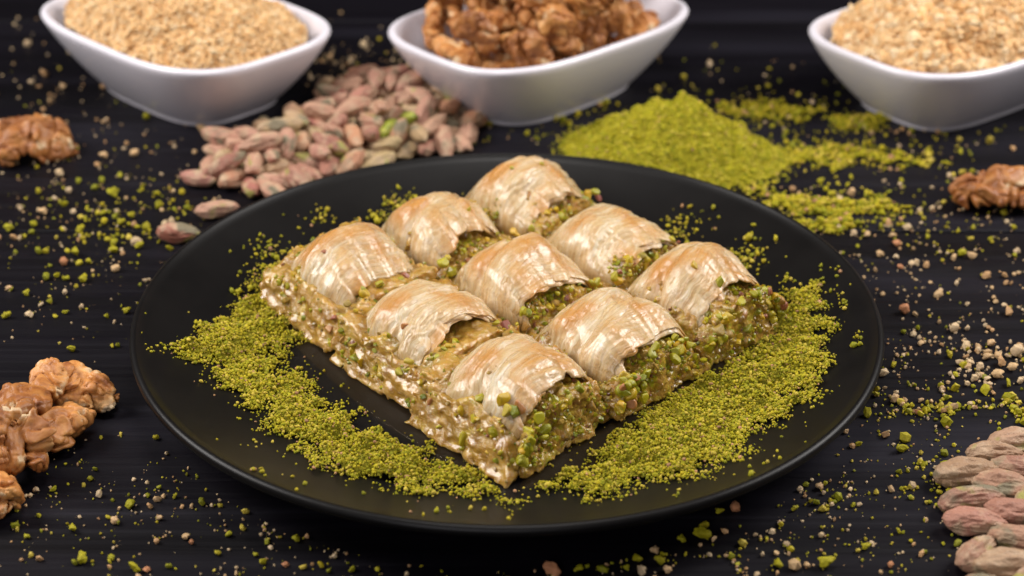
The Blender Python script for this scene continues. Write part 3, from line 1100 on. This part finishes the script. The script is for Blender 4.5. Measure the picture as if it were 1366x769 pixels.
def nut_heap(name, centre, yaw, seed, size, n, top, small):
    rng = np.random.default_rng(seed)
    A, B = BA - 0.0065, BB - 0.0065
    def hgt(u, v):
        r = (np.abs(u / A) ** 3.1 + np.abs(v / B) ** 3.1) ** (1 / 3.1)
        h = BH - 0.0065 + (top - BH + 0.0065) * np.clip(1 - r, 0, 1) ** 0.72
        h = h + 0.0026 * fbm(np.stack([u * 110, v * 110, u * 0 + seed], -1), seed, 3, 0.65)
        return h, r
    gh = 0.0016
    X, Y = np.meshgrid(np.arange(-A, A, gh), np.arange(-B, B, gh), indexing='ij')
    h, r = hgt(X, Y)
    nx, ny = X.shape
    a, b = np.arange(nx - 1)[:, None], np.arange(ny - 1)[None]
    Fq = np.stack([a * ny + b, (a + 1) * ny + b, (a + 1) * ny + b + 1, a * ny + b + 1], -1).reshape(-1, 4)
    Fq = Fq[(r.ravel()[Fq] < 0.985).all(1)]
    used = np.unique(Fq)
    mp = np.full(nx * ny, -1)
    mp[used] = np.arange(len(used))
    V0 = np.stack([X.ravel(), Y.ravel(), h.ravel() - size[1] * 0.35], 1)[used]
    T0 = np.concatenate([mp[Fq][:, [0, 1, 2]], mp[Fq][:, [0, 2, 3]]])
    tones = np.array([(0.77, 0.47, 0.21), (0.81, 0.54, 0.27), (0.70, 0.40, 0.16), (0.82, 0.61, 0.36), (0.76, 0.49, 0.24)])
    C0 = np.tile(tones[2] * 0.9, (len(used), 1))
    u, v = rng.uniform(-A, A, n), rng.uniform(-B, B, n)
    h, r = hgt(u, v)
    k = r < 0.965
    u, v, h = u[k], v[k], h[k]
    sz = rng.uniform(*size, len(u)) * rng.choice([0.7, 1, 1, 1.25], len(u))
    C = tones[rng.integers(0, 5, len(u))] * rng.uniform(0.85, 1.1, (len(u), 1))
    z = h + rng.uniform(-0.2, 0.45, len(u)) * sz
    V1, F1, C1 = granules(np.stack([u, v, z], 1), sz, C, rng, small, jit=0.36)
    me = make_mesh(name, np.concatenate([V0, V1]), np.concatenate([T0, F1 + len(V0)]), small, np.concatenate([C0, C1]))
    o = link(name, me, NUTMEAL, None, (centre[0], centre[1], 0))
    o.rotation_euler = (0, 0, yaw)
    return o


tag(nut_heap('ground_nut_heap', *BOWLS[0][:2], 3, (0.0011, 0.0026), 26000, 0.066, True), 'fine pale ground nuts heaped in a white dish', 'ground nuts', kind='stuff')
tag(nut_heap('chopped_nut_heap', *BOWLS[2][:2], 4, (0.0024, 0.0050), 8000, 0.074, False), 'coarse pale chopped nuts heaped in a white dish', 'chopped nuts', kind='stuff')


# ------------------------------------------------------------------ kernels: shapes and a small settling solver
def kernel_mesh(seed, name='pistachio_kernel'):
    V, Fc = ico_sphere(4 if seed >= 330 and seed < 340 else 3)
    rng = np.random.default_rng(seed)
    x, y, z = V.T
    L, Wd, Hh = rng.uniform(0.0084, 0.0112), rng.uniform(0.0034, 0.0046), rng.uniform(0.0032, 0.0041)
    taper = 1 - 0.22 * x - 0.12 * x * x
    X = x * L
    Yv = y * Wd * taper
    Zv = z * Hh * taper + 0.0007 * (x * x - 0.3) * rng.uniform(-1, 1.2)
    gr = np.exp(-(z / 0.10) ** 2) * np.clip(np.abs(y), 0, 1)
    s = 1 - 0.12 * gr
    Q = np.stack([x, y, z], 1)
    lum = 0.19 * fbm(Q * np.array([1.3, 2.0, 2.0]) + seed * 3.7, seed, 2) + 0.085 * (1 - 2 * np.abs(vnoise(Q * np.array([2.0, 6, 6]) + seed, seed + 2)))
    s = s + lum
    return make_mesh(name, np.stack([X * (1 + 0.3 * lum), Yv * s, Zv * s], 1), Fc)


def walnut_mesh(seed, whole):
    rng = np.random.default_rng(seed)
    h = 0.00055
    lo = np.array([-0.021, -0.018, -0.013])
    G = grid3(lo, -lo, h)
    W_ = G + 0.0028 * np.stack([vnoise(G * 95 + seed * 3.1 + q * 7, seed + q) for q in range(3)], -1)
    x, y, z = W_[..., 0], W_[..., 1], W_[..., 2]
    if whole:            # one half kernel: two lobes, domed above, hollowed below
        a = np.sqrt((x / 0.0165) ** 2 + (y / 0.0125) ** 2 + ((z + 0.003) / 0.0105) ** 2)
        d = (a - 1) * 0.0105
        d = np.maximum(d, -(z + 0.0035) + 0.0015 * np.cos(x * 260))
        d += 0.0030 * np.exp(-(y / 0.0012) ** 2)
        d += 0.0022 * np.exp(-(x / 0.0012) ** 2) * (np.abs(y) > 0.003)
    else:                # a broken piece: a few lobes run together, one side snapped off
        d = np.full(x.shape, 9.0)
        for q in range(rng.integers(3, 6)):
            p = np.array([rng.uniform(-0.0085, 0.0085), rng.uniform(-0.0050, 0.0050), rng.uniform(-0.0020, 0.0020)])
            e = np.array([rng.uniform(0.0060, 0.0088), rng.uniform(0.0048, 0.0072), rng.uniform(0.0040, 0.0058)])
            d = np.minimum(d, (np.sqrt(((x - p[0]) / e[0]) ** 2 + ((y - p[1]) / e[1]) ** 2 + ((z - p[2]) / e[2]) ** 2) - 1) * e.min())
        nn = rng.normal(size=3) * (1, 1, 0.4)
        nn /= np.linalg.norm(nn)
        d = np.maximum(d, G @ nn - rng.uniform(0.006, 0.010))
    m = np.abs(d) < 0.006
    Q = W_[m]
    n1 = vnoise(Q * (150 if whole else 120) + seed, seed + 11)
    n2 = vnoise(Q * 330 + seed, seed + 13)
    d[m] += -0.0046 * (np.minimum(np.abs(n1), 0.5) ** 0.5 - 0.42) - 0.0018 * (np.minimum(np.abs(n2), 0.5) ** 0.5 - 0.42)
    V, F4 = surface_nets(d, lo, h)
    # keep the largest connected piece
    par = np.arange(len(V))
    for _ in range(60):
        mn = par[F4].min(1)
        new = par.copy()
        for c_ in range(4):
            np.minimum.at(new, F4[:, c_], mn)
        new = new[new]
        if (new == par).all():
            break
        par = new
    vals, cnts = np.unique(par, return_counts=True)
    big = vals[cnts.argmax()]
    Fk = F4[(par[F4] == big).all(1)]
    used = np.unique(Fk)
    mp = np.full(len(V), -1)
    mp[used] = np.arange(len(used))
    V = V[used]
    V = V - (V.max(0) + V.min(0)) / 2
    return make_mesh('walnut_kernel', V, mp[Fk])


KERN = [kernel_mesh(300 + q) for q in range(8)]
for me in KERN:
    me.materials.append(KERNEL)
KERN_T = [kernel_mesh(330 + q) for q in range(7)]
for me in KERN_T:
    me.materials.append(KERNEL_TAN)
KERN_R = kernel_mesh(352)
KERN_R.materials.append(KERNEL_RED)
KERN_G = kernel_mesh(377)
KERN_G.materials.append(GREENK)
WALN = [walnut_mesh(500 + q, q < 2) for q in range(8)]
for me in WALN:
    me.materials.append(WALNUT)


def settle(pos, quats, sph, floor, iters=160, g=0.0006, keep=None):
    """rigid bodies made of spheres sph [(x,y,z,r)] pushed apart and down onto floor(x,y)"""
    sph = np.array(sph)
    q0, rad = sph[:, :3], sph[:, 3]
    n, k = len(pos), len(sph)
    R = np.array([np.array(Quaternion(q).to_matrix()) for q in quats])
    C = np.array(pos, float)
    rr = np.tile(rad, n)
    body = np.repeat(np.arange(n), k)
    same = body[:, None] == body[None]
    q0c = q0 - q0.mean(0)
    for it in range(iters):
        P = (np.einsum('nij,kj->nki', R, q0) + C[:, None]).reshape(-1, 3)
        old = P.copy()
        grav = g * (1 - it / iters) if it < iters * 0.85 else 0
        P[:, 2] -= grav
        for _ in range(2):
            D = P[:, None] - P[None]
            dist = np.sqrt((D ** 2).sum(-1)) + 1e-9
            pen = rr[:, None] + rr[None] - dist
            pen[same] = 0
            pen = np.clip(pen, 0, None)
            P += (D / dist[..., None] * pen[..., None] * 0.38).sum(1)
            fz = floor(P[:, 0], P[:, 1]) + rr
            hit = P[:, 2] < fz
            P[hit, 2] = fz[hit]
            P[hit, :2] = old[hit, :2] * 0.85 + P[hit, :2] * 0.15
        P = P.reshape(n, k, 3)
        cen = P.mean(1)
        H = np.einsum('nki,kj->nij', P - cen[:, None], q0c)
        U, S, Vt = np.linalg.svd(H)
        dt = np.sign(np.linalg.det(U @ Vt))
        U[:, :, 2] *= dt[:, None]
        R = U @ Vt
        C = cen - np.einsum('nij,j->ni', R, q0.mean(0))
    return C, R


def place(o, c, R):
    M = Matrix([[*R[i], c[i]] for i in range(3)] + [[0, 0, 0, 1]])
    o.matrix_world = M


PSPH = [(-0.0060, 0, 0, 0.0035), (0, 0, 0, 0.0038), (0.0058, 0, 0, 0.0030)]
flat = lambda x, y: np.zeros_like(x)

# the pistachio pile behind the plate
rp = random.Random(11)
pix_pile = []
outline = [(300, 186), (330, 152), (400, 130), (470, 118), (545, 114), (590, 138), (636, 180), (610, 214), (520, 214), (450, 232), (400, 254), (350, 270), (290, 246)]
poly_pile = np.array([at(*p)[:2] for p in outline])
lo, hi = poly_pile.min(0), poly_pile.max(0)
cands = []
while len(cands) < 150:
    p = np.array([rp.uniform(lo[0], hi[0]), rp.uniform(lo[1], hi[1])])
    s = poly_sd(p[None], poly_pile)[0]
    if s > 0.004 and math.hypot(p[0], p[1]) > 0.1405 and math.hypot(p[0] + 0.155, p[1] - 0.245) > 0.072 and math.hypot(p[0] - 0.016, p[1] - 0.256) > 0.060:
        cands.append((p[0], p[1], 0.005 + min(s, 0.026) * 1.0 * rp.random()))


def rim_floor(x, y):
    # the table, with the outside of the plate rim and the dishes as steep ground
    f = np.zeros_like(x)
    f = np.maximum(f, np.clip((0.1365 - np.hypot(x, y)) * 6 + 0.006, 0, 0.03) * (np.hypot(x, y) < 0.1375))
    return f


quats = [Quaternion((0, 0, 1), rp.uniform(0, 6.28)) @ Quaternion((0, 1, 0), rp.uniform(-0.6, 0.6)) @ Quaternion((1, 0, 0), rp.uniform(0, 6.28)) for _ in cands]
C, R = settle(cands, quats, PSPH, rim_floor, 170)
def pile_label(c):
    if c[2] > 0.0175:
        return 'shelled pistachio kernel lying on top of the pile behind the plate', 'shelled pistachios on top of the pile'
    if math.hypot(c[0], c[1]) < 0.158:
        return 'shelled pistachio kernel at the foot of the pile, against the plate rim', 'shelled pistachios against the plate rim'
    if math.hypot(c[0] - BOWLS[1][0][0], c[1] - BOWLS[1][0][1]) < 0.085:
        return 'shelled pistachio kernel at the foot of the pile by the walnut dish', 'shelled pistachios by the walnut dish'
    if math.hypot(c[0] - BOWLS[0][0][0], c[1] - BOWLS[0][0][1]) < 0.085:
        return 'shelled pistachio kernel at the foot of the pile by the ground nut dish', 'shelled pistachios by the ground nut dish'
    return 'pinkish shelled pistachio kernel inside the pile between plate and dishes', 'shelled pistachios within the pile'


for q in range(len(cands)):
    gk = q in (7, 40)
    o = link('pistachio_kernel', KERN_G if gk else KERN[q % 8])
    place(o, C[q], R[q])
    if gk:
        tag(o, 'peeled bright green pistachio kernel lying in the kernel pile behind the plate', 'pistachio', 'green kernels in the pile')
    else:
        lb, gp = pile_label(C[q])
        tag(o, lb, 'pistachio', gp)

# lone kernels beside the pile
for (px, py, yaw, lab) in ((266, 238, -0.25, 'pink pistachio kernel at the tip of the pile, next to the ground nut dish'),
                           (290, 279, 0.25, 'pistachio kernel lying alone between pile and plate rim'),
                           (238, 311, -0.1, 'dark reddish pistachio kernel touching the plate rim, farthest from the pile')):
    p = at(px, py, 0.004)
    me = KERN_R if py > 300 else KERN[(px // 7) % 8]
    o = link('pistachio_kernel', me)
    o.location = (p[0], p[1], 0.0040)
    o.rotation_euler = (0.3, 0, yaw)
    tag(o, lab, 'pistachio')

# the pile at the front right corner of the table
FR = [(1330, 604, 0.06, 0), (1360, 622, -0.25, 0), (1300, 632, -0.3, 0), (1345, 645, -0.55, 0), (1300, 663, 0.1, 0), (1358, 682, 0.25, 0), (1304, 694, -0.06, 0), (1306, 733, 0.95, 0), (1362, 716, -0.3, 0), (1352, 752, -0.1, 0), (1395, 660, 0.3, 0), (1400, 700, 0.9, 0), (1410, 735, 0.2, 0), (1385, 770, 0.5, 0), (1330, 785, -0.2, 0), (1390, 610, 0.7, 0), (1366, 590, 0.2, 0)]
pos = []
for px, py, yaw, up in FR:
    p = at(px, py, 0.0045 + up)
    pos.append((p[0], p[1], 0.0048 + up))
quats = [Quaternion((0, 0, 1), yaw) @ Quaternion((1, 0, 0), 1.7 * i) for i, (_, _, yaw, _) in enumerate(FR)]
quats = [q @ Quaternion((0, 1, 0), 0.18 * math.sin(3.1 * i)) @ Quaternion((0, 0, 1), 0.25 * math.sin(5.3 * i)) for i, q in enumerate(quats)]
C, R = settle(pos, quats, [(a, b, c, r * 1.0) for a, b, c, r in PSPH], flat, 60, 0.0003)
for q in range(len(FR)):
    o = link('pistachio_kernel', KERN_T[(q * 3 + 1) % 7])
    place(o, C[q], R[q])
    o.scale = (1.08, 1.12, 1.12)
    tag(o, 'shelled pistachio kernel in the small heap on the table far from the dishes', 'pistachio', 'shelled pistachios by the table corner')

# ------------------------------------------------------------------ walnuts
# dish of walnuts
rw = random.Random(3)
(bx, by), byaw, _ = BOWLS[1]
cw = []
for lay, (nn, sc, zb) in enumerate(((26, 0.84, 0.036), (22, 0.74, 0.047), (15, 0.58, 0.058), (8, 0.36, 0.068), (4, 0.18, 0.078))):
    for q in range(nn):
        t = 2.4 * q + lay
        rr_ = math.sqrt((q + 0.5) / nn) * sc
        u, v = (BA - 0.004) * rr_ * math.cos(t), (BB - 0.004) * rr_ * math.sin(t)
        cw.append((bx + u * math.cos(byaw) - v * math.sin(byaw), by + u * math.sin(byaw) + v * math.cos(byaw), zb))
WSPH = [(-0.0075, 0, 0, 0.0056), (0, 0.003, 0, 0.0060), (0, -0.003, 0, 0.0060), (0.0075, 0, 0, 0.0056)]


def dish_floor(x, y):
    dx, dy = x - bx, y - by
    u = dx * math.cos(byaw) + dy * math.sin(byaw)
    v = -dx * math.sin(byaw) + dy * math.cos(byaw)
    r = (np.abs(u / (BA - 0.004)) ** 3 + np.abs(v / (BB - 0.004)) ** 3) ** (1 / 3)
    return 0.014 + 0.030 * r ** 3 + 0.6 * np.clip(r - 0.80, 0, 0.2)


quats = [Quaternion([rw.gauss(0, 1) for _ in range(4)]).normalized() for _ in cw]
C, R = settle(cw, quats, WSPH, dish_floor, 120, 0.0005)
for q in range(len(cw)):
    o = link('walnut_kernel', WALN[rw.randrange(8)])
    place(o, C[q], R[q] * 0.74)
    tag(o, 'brown wrinkled walnut kernel in the white dish', 'walnut', 'walnut kernels in the white dish')

# the cluster at the left edge, single ones and one beside the dish
def walnut(me, px, py, zc, rot, lab, grp=None, sc=1.0):
    p = at(px, py, zc)
    o = link('walnut_kernel', WALN[me], None, None, (p[0], p[1], zc))
    o.rotation_euler = rot
    o.scale = (sc,) * 3
    return tag(o, lab, 'walnut', grp)


gl = 'walnut kernels clustered by the plate rim'
lw = 'light brown broken walnut kernel in the small cluster beside the plate'
for me_, px, py, zc, rot, sc in ((3, 66, 512, 0.014, (0.3, -0.2, 0.7), 1.0), (4, 108, 522, 0.008, (0.2, 0.3, -0.4), 0.95), (5, 30, 540, 0.015, (0.1, 0.4, 2.2), 1.05), (6, 86, 568, 0.008, (-0.3, 0.2, 1.2), 1.0),
                                 (7, 22, 592, 0.015, (0.5, 0.2, 0.3), 1.05), (2, 44, 612, 0.007, (0.2, 0.3, 1.9), 0.85), (4, -18, 560, 0.012, (0.6, 0.9, 1.2), 1.0), (6, 6, 652, 0.008, (0.4, 0.1, 2.6), 0.85), (3, -16, 630, 0.010, (1.4, 0.1, 0.6), 1.0), (5, -4, 676, 0.006, (0.2, 0.1, 0.2), 0.6)):
    walnut(me_, px - 8, py, zc * 0.9, rot, lw, gl, sc * 0.88)
walnut(0, 46, 186, 0.0085, (0.15, 0.1, 0.2), 'single walnut half lying alone near the ground nut dish', None, 1.05)
walnut(1, 1330, 246, 0.0085, (-0.2, 0.05, -0.1), 'single flat walnut half lying alone before the chopped nut dish', None, 1.1)
walnut(5, 545, 108, 0.008, (0.4, 0.2, 0.4), 'dark walnut piece tucked between the pistachio pile and the walnut dish', None, 0.75)

# ------------------------------------------------------------------ crumbs
TAN = np.array([(0.58, 0.38, 0.19), (0.66, 0.49, 0.29), (0.50, 0.29, 0.13), (0.62, 0.45, 0.26)])


def crumb_mesh(seed, tint):
    me = chunk_mesh(seed, 2)
    V = np.zeros(len(me.vertices) * 3, np.float32)
    me.vertices.foreach_get('co', V)
    V = V.reshape(-1, 3)
    V *= (1 + 0.25 * fbm(V * 4.5 + seed, seed, 2))[:, None]
    V[:, 2] -= V[:, 2].min()
    me.vertices.foreach_set('co', V.ravel())
    ca = me.color_attributes.new('tint', 'FLOAT_COLOR', 'POINT')
    c = np.ones((len(V), 4), np.float32)
    c[:, :3] = np.array(tint) * (1 + 0.25 * vnoise(V * 5, seed)[:, None])
    ca.data.foreach_set('color', c.ravel())
    me.materials.append(CRUMB)
    me.update()
    return me


CR_G = [crumb_mesh(700 + q, GREENS[q % 4] * (0.95, 0.95, 0.8)) for q in range(6)]
CR_T = [crumb_mesh(720 + q, TAN[q % 4]) for q in range(6)]
CR_B = [crumb_mesh(740 + q, (0.50, 0.22, 0.10)) for q in range(2)]
# measured crumbs: x, y, width in pixels, kind
BIGC = [(80, 236, 18, 't'), (60, 102, 16, 't'), (42, 112, 12, 't'), (180, 209, 14, 't'), (138, 211, 13, 't'), (268, 174, 13, 't'), (150, 262, 20, 'g'), (137, 244, 14, 'g'), (127, 254, 13, 'g'), (106, 245, 13, 'g'), (92, 258, 15, 't'), (73, 268, 12, 't'), (57, 286, 14, 't'), (98, 285, 13, 't'), (12, 307, 15, 'g'), (19, 320, 14, 't'), (45, 302, 12, 'g'), (43, 313, 12, 'g'), (83, 309, 10, 'g'), (52, 338, 15, 'g'), (108, 311, 16, 'g'), (100, 341, 18, 'g'), (118, 352, 12, 'g'), (86, 354, 18, 'b'), (152, 326, 13, 'g'), (151, 338, 15, 'g'), (162, 300, 12, 'g'), (175, 291, 12, 'g'), (137, 287, 11, 'g'), (186, 332, 14, 'g'), (227, 334, 11, 'g'), (155, 363, 14, 't'), (14, 388, 9, 'g'), (63, 373, 16, 'g'), (76, 370, 11, 'g'), (89, 374, 12, 'g'), (112, 376, 15, 'g'), (12, 388, 14, 't'), (36, 394, 11, 'g'), (87, 393, 14, 't'), (39, 423, 17, 't'), (9, 425, 14, 'g'), (88, 419, 10, 'g'), (109, 412, 12, 't'), (96, 469, 12, 'g'), (150, 464, 9, 'g'), (170, 418, 12, 'g'), (142, 424, 9, 'g'),
        (208, 587, 12, 'g'), (98, 709, 15, 'g'), (173, 677, 18, 'g'), (155, 698, 14, 't'), (157, 700, 11, 'g'), (144, 693, 10, 'g'), (234, 665, 10, 'g'), (270, 673, 16, 'g'), (256, 678, 11, 't'), (200, 678, 13, 't'), (213, 694, 14, 't'), (110, 750, 20, 'g'), (100, 753, 13, 'g'), (148, 747, 12, 'g'), (181, 762, 20, 'g'), (195, 763, 14, 'b'), (225, 758, 13, 'g'), (248, 720, 12, 't'), (256, 726, 11, 'b'), (290, 741, 12, 'g'), (305, 715, 12, 'g'), (342, 742, 10, 'g'), (351, 753, 12, 'g'), (380, 756, 13, 'b'), (396, 722, 14, 'g'), (409, 718, 11, 't'), (53, 748, 14, 't'), (20, 705, 17, 'g'), (37, 718, 11, 'g'), (72, 655, 12, 'g'), (48, 656, 14, 't'), (127, 628, 10, 'g'), (470, 762, 12, 'g'), (438, 764, 10, 'g'), (222, 607, 9, 't'),
        (980, 683, 24, 'b'), (960, 686, 13, 'g'), (935, 720, 28, 'g'), (940, 705, 18, 'g'), (910, 723, 16, 'g'), (952, 722, 13, 't'), (735, 764, 32, 'b'), (772, 761, 16, 'g'), (783, 758, 12, 'g'), (850, 750, 16, 'g'), (858, 762, 13, 't'), (880, 752, 16, 'g'), (872, 738, 15, 't'), (835, 760, 12, 'g'), (890, 763, 14, 't'), (1038, 758, 18, 'g'), (1102, 757, 24, 'g'), (1076, 757, 15, 't'), (1155, 733, 14, 'g'), (1188, 757, 14, 'b'), (1017, 742, 12, 't'), (1060, 682, 12, 'g'), (1088, 673, 14, 'g'), (1075, 650, 12, 'g'), (1067, 655, 14, 't'), (1092, 652, 13, 't'), (1098, 660, 11, 't'), (1100, 647, 9, 'g'), (1138, 676, 10, 'g'), (1095, 717, 12, 't'), (1128, 578, 13, 't'), (1145, 595, 12, 'g'), (1182, 582, 14, 't'), (1201, 603, 16, 'g'), (1227, 617, 12, 't'), (1260, 622, 16, 'g'), (1199, 711, 10, 'g'), (1233, 739, 11, 'g'), (1278, 729, 16, 'g'), (1250, 640, 13, 'g'), (1252, 660, 12, 'g'),
        (1205, 418, 22, 'b'), (1272, 443, 20, 't'), (1290, 441, 13, 't'), (1192, 490, 13, 'g'), (1205, 446, 11, 'g'), (1195, 527, 12, 't'), (1208, 546, 12, 'g'), (1228, 537, 12, 't'), (1225, 553, 14, 'b'), (1195, 345, 12, 't'), (1222, 352, 13, 't'), (1236, 357, 14, 't'), (1272, 347, 15, 't'), (1316, 372, 17, 't'), (1195, 328, 16, 'b'), (1185, 301, 16, 't'), (1190, 317, 13, 't'), (1174, 342, 12, 't'), (1200, 358, 11, 'b'), (1243, 281, 11, 't'), (1352, 306, 9, 'g'), (1353, 343, 10, 'g'), (1340, 370, 12, 't'), (1325, 400, 12, 't'), (1342, 380, 10, 't'), (1355, 475, 26, 't'), (1335, 487, 20, 't'), (1316, 480, 18, 't'), (1308, 493, 16, 't'), (1330, 505, 18, 't'), (1350, 495, 16, 't'), (1300, 508, 15, 't'), (1345, 515, 14, 'g'), (1290, 515, 12, 't'), (1322, 462, 13, 't'), (1305, 470, 12, 't'), (1360, 512, 14, 't')]
rc = random.Random(9)
CTR = dict(g=('yellow green pistachio crumb on black boards', 'crumb', 'pistachio crumbs on the table'),
           t=('pale tan nut crumb on black boards', 'crumb', 'pale nut crumbs on the table'),
           b=('reddish brown nut crumb on black boards', 'crumb', 'brown nut crumbs on the table'))
SPOTS = [((60, 560), 'beside the walnut cluster'), ((110, 330), 'between lone walnut half and plate'), ((60, 150), 'by the ground nut dish'),
         ((220, 730), 'in front of the walnut cluster'), ((400, 740), 'under the plate front rim'), ((900, 740), 'under the plate front rim'),
         ((1100, 700), 'between plate and corner kernel pile'), ((1250, 640), 'next to the corner kernel pile'), ((1190, 560), 'between plate and corner kernel pile'),
         ((1320, 495), 'in the pale crumb patch behind the kernel pile'), ((1250, 350), 'before the lone flat walnut half'), ((1200, 420), 'beside the plate rim by the crumb patch')]
for px, py, wpx, kd in BIGC:
    p = at(px, py)
    depth = (p - CAM) @ _f
    size = wpx * depth / _F * 0.82
    me = {'g': CR_G, 't': CR_T, 'b': CR_B}[kd]
    o = link(dict(g='pistachio_crumb', t='nut_crumb', b='nut_crumb')[kd], me[rc.randrange(len(me))], None, None, (p[0], p[1], 0.0))
    o.rotation_euler = (0, 0, rc.uniform(0, 6.28))
    o.scale = (size * 1.05, size * 0.95, size * 0.75)
    spot, near = min(((math.hypot(p[0] - at(*q)[0], p[1] - at(*q)[1]), t) for q, t in SPOTS))
    base_lab, cat_, grp_ = CTR[kd]
    tag(o, base_lab + ' ' + near, cat_, grp_ + ' ' + near)


def scatter(name, clusters, seed, floor=None, plate_clear=True):
    """loose fine crumbs too many to count: clusters of (px, py, spread x, spread y, number, share of green, size mm)"""
    rng = np.random.default_rng(seed)
    PP, SS, CC = [], [], []
    for px, py, sx, sy, n, gshare, mm in clusters:
        c = at(px, py)[:2]
        P = c + rng.normal(size=(n, 2)) * (sx, sy)
        # gather into little groups
        P = P + 0.006 * np.stack([vnoise(np.concatenate([P * 120, np.zeros((n, 1))], 1), 5), vnoise(np.concatenate([P * 120, np.zeros((n, 1)) + 9], 1), 6)], 1)
        sz = mm * 0.00066 * rng.lognormal(0, 0.55, n)
        g = rng.random(n) < gshare
        col = np.where(g[:, None], green_cols(n, rng, 0.02), TAN[rng.integers(0, 4, n)] * rng.uniform(0.75, 1.1, (n, 1)))
        PP.append(P); SS.append(sz); CC.append(col)
    P, S_, C_ = np.concatenate(PP), np.concatenate(SS), np.concatenate(CC)
    keep = (np.hypot(P[:, 0], P[:, 1]) > 0.128) & (np.abs(P[:, 0]) < 0.5) & (P[:, 1] < 0.5) & (P[:, 1] > -0.25)
    for (cx, cy), yaw, _ in BOWLS:
        dx, dy = P[:, 0] - cx, P[:, 1] - cy
        u, v = dx * math.cos(yaw) + dy * math.sin(yaw), -dx * math.sin(yaw) + dy * math.cos(yaw)
        keep &= (np.abs(u / 0.046) ** 3 + np.abs(v / 0.031) ** 3) > 1
    keep &= ((P - heap_c) ** 2 / np.array([0.046, 0.034]) ** 2).sum(1) > 1
    P, S_, C_ = P[keep], np.clip(S_[keep], 0.0002, 0.0042), C_[keep]
    V, Fc, C = granules(np.concatenate([P, (S_ * 0.36)[:, None]], 1), S_, C_, rng)
    return link(name, make_mesh(name, V, Fc, False, C), CRUMB)


CL = [(110, 310, 0.050, 0.040, 160, 0.6, 1.2), (175, 290, 0.016, 0.020, 170, 0.85, 1.8), (60, 230, 0.05, 0.05, 260, 0.2, 1.4), (90, 400, 0.045, 0.03, 150, 0.45, 1.0),
      (130, 120, 0.06, 0.06, 220, 0.1, 1.8), (460, 90, 0.045, 0.020, 330, 0.05, 1.6), (300, 660, 0.060, 0.016, 190, 0.5, 1.2), (180, 710, 0.045, 0.012, 120, 0.55, 1.4), (120, 640, 0.03, 0.015, 90, 0.6, 0.9), (480, 750, 0.04, 0.012, 120, 0.6, 1.1),
      (860, 745, 0.03, 0.010, 120, 0.65, 1.5), (1090, 660, 0.022, 0.016, 190, 0.45, 1.3), (1110, 740, 0.035, 0.015, 140, 0.45, 1.2), (1180, 590, 0.03, 0.02, 90, 0.45, 1.0), (700, 755, 0.05, 0.008, 90, 0.6, 0.9),
      (1240, 370, 0.050, 0.030, 330, 0.12, 1.5), (1310, 490, 0.018, 0.016, 260, 0.12, 1.9), (1290, 545, 0.018, 0.006, 330, 0.95, 1.5), (1200, 500, 0.02, 0.03, 170, 0.35, 1.2), (1260, 300, 0.06, 0.025, 150, 0.2, 1.6), (1230, 205, 0.05, 0.03, 110, 0.35, 1.8), (1020, 130, 0.07, 0.04, 130, 0.35, 1.8), (1250, 700, 0.02, 0.02, 70, 0.5, 1.1), (1255, 640, 0.006, 0.010, 90, 0.9, 1.5),
      (640, 175, 0.02, 0.012, 40, 0.4, 1.8), (1050, 185, 0.045, 0.03, 300, 0.97, 1.7), (1100, 285, 0.035, 0.018, 330, 0.95, 1.6), (770, 165, 0.018, 0.012, 140, 0.97, 1.7), (1120, 175, 0.04, 0.02, 120, 0.95, 1.7),
      (100, 330, 0.06, 0.06, 260, 0.4, 0.6), (200, 700, 0.07, 0.02, 260, 0.5, 0.55), (1120, 670, 0.06, 0.03, 260, 0.4, 0.55), (1270, 430, 0.05, 0.05, 260, 0.25, 0.65)]
cs = scatter('crumb_scatter', CL, 77)
tag(cs, 'fine green and tan nut crumbs sprinkled over the black boards', 'crumbs', kind='stuff')

# a few specks on the bare part of the plate
rng = np.random.default_rng(91)
PC = []
for px, py, s, n in ((425, 285, 0.004, 26), (400, 275, 0.008, 12), (320, 452, 0.006, 20), (205, 468, 0.0015, 8), (1155, 450, 0.0035, 40), (1125, 406, 0.0015, 10), (1000, 345, 0.006, 70), (545, 272, 0.005, 90), (520, 288, 0.005, 60), (900, 308, 0.006, 80), (905, 350, 0.008, 40), (975, 345, 0.004, 60), (640, 250, 0.004, 30), (940, 300, 0.012, 14), (1080, 400, 0.010, 60), (600, 675, 0.03, 40), (900, 665, 0.03, 40), (345, 630, 0.002, 6), (400, 660, 0.02, 12), (1040, 620, 0.004, 14), (365, 335, 0.005, 60), (350, 400, 0.006, 90)):
    c = at_plate(px, py)[:2]
    PC.append(c + rng.normal(size=(n, 2)) * s)
P = np.concatenate(PC)
P = P[np.hypot(P[:, 0], P[:, 1]) < 0.130]
sz = rng.lognormal(math.log(0.0010), 0.4, len(P))
V, Fc, C = granules(np.concatenate([P, (on_plate(P) + sz * 0.36)[:, None]], 1), sz, green_cols(len(P), rng), rng)
tag(link('pistachio_specks', make_mesh('pistachio_specks', V, Fc, True, C), CRUMB), 'stray green pistachio specks on the bare black plate', 'pistachio specks', kind='stuff')

bpy.context.view_layer.update()
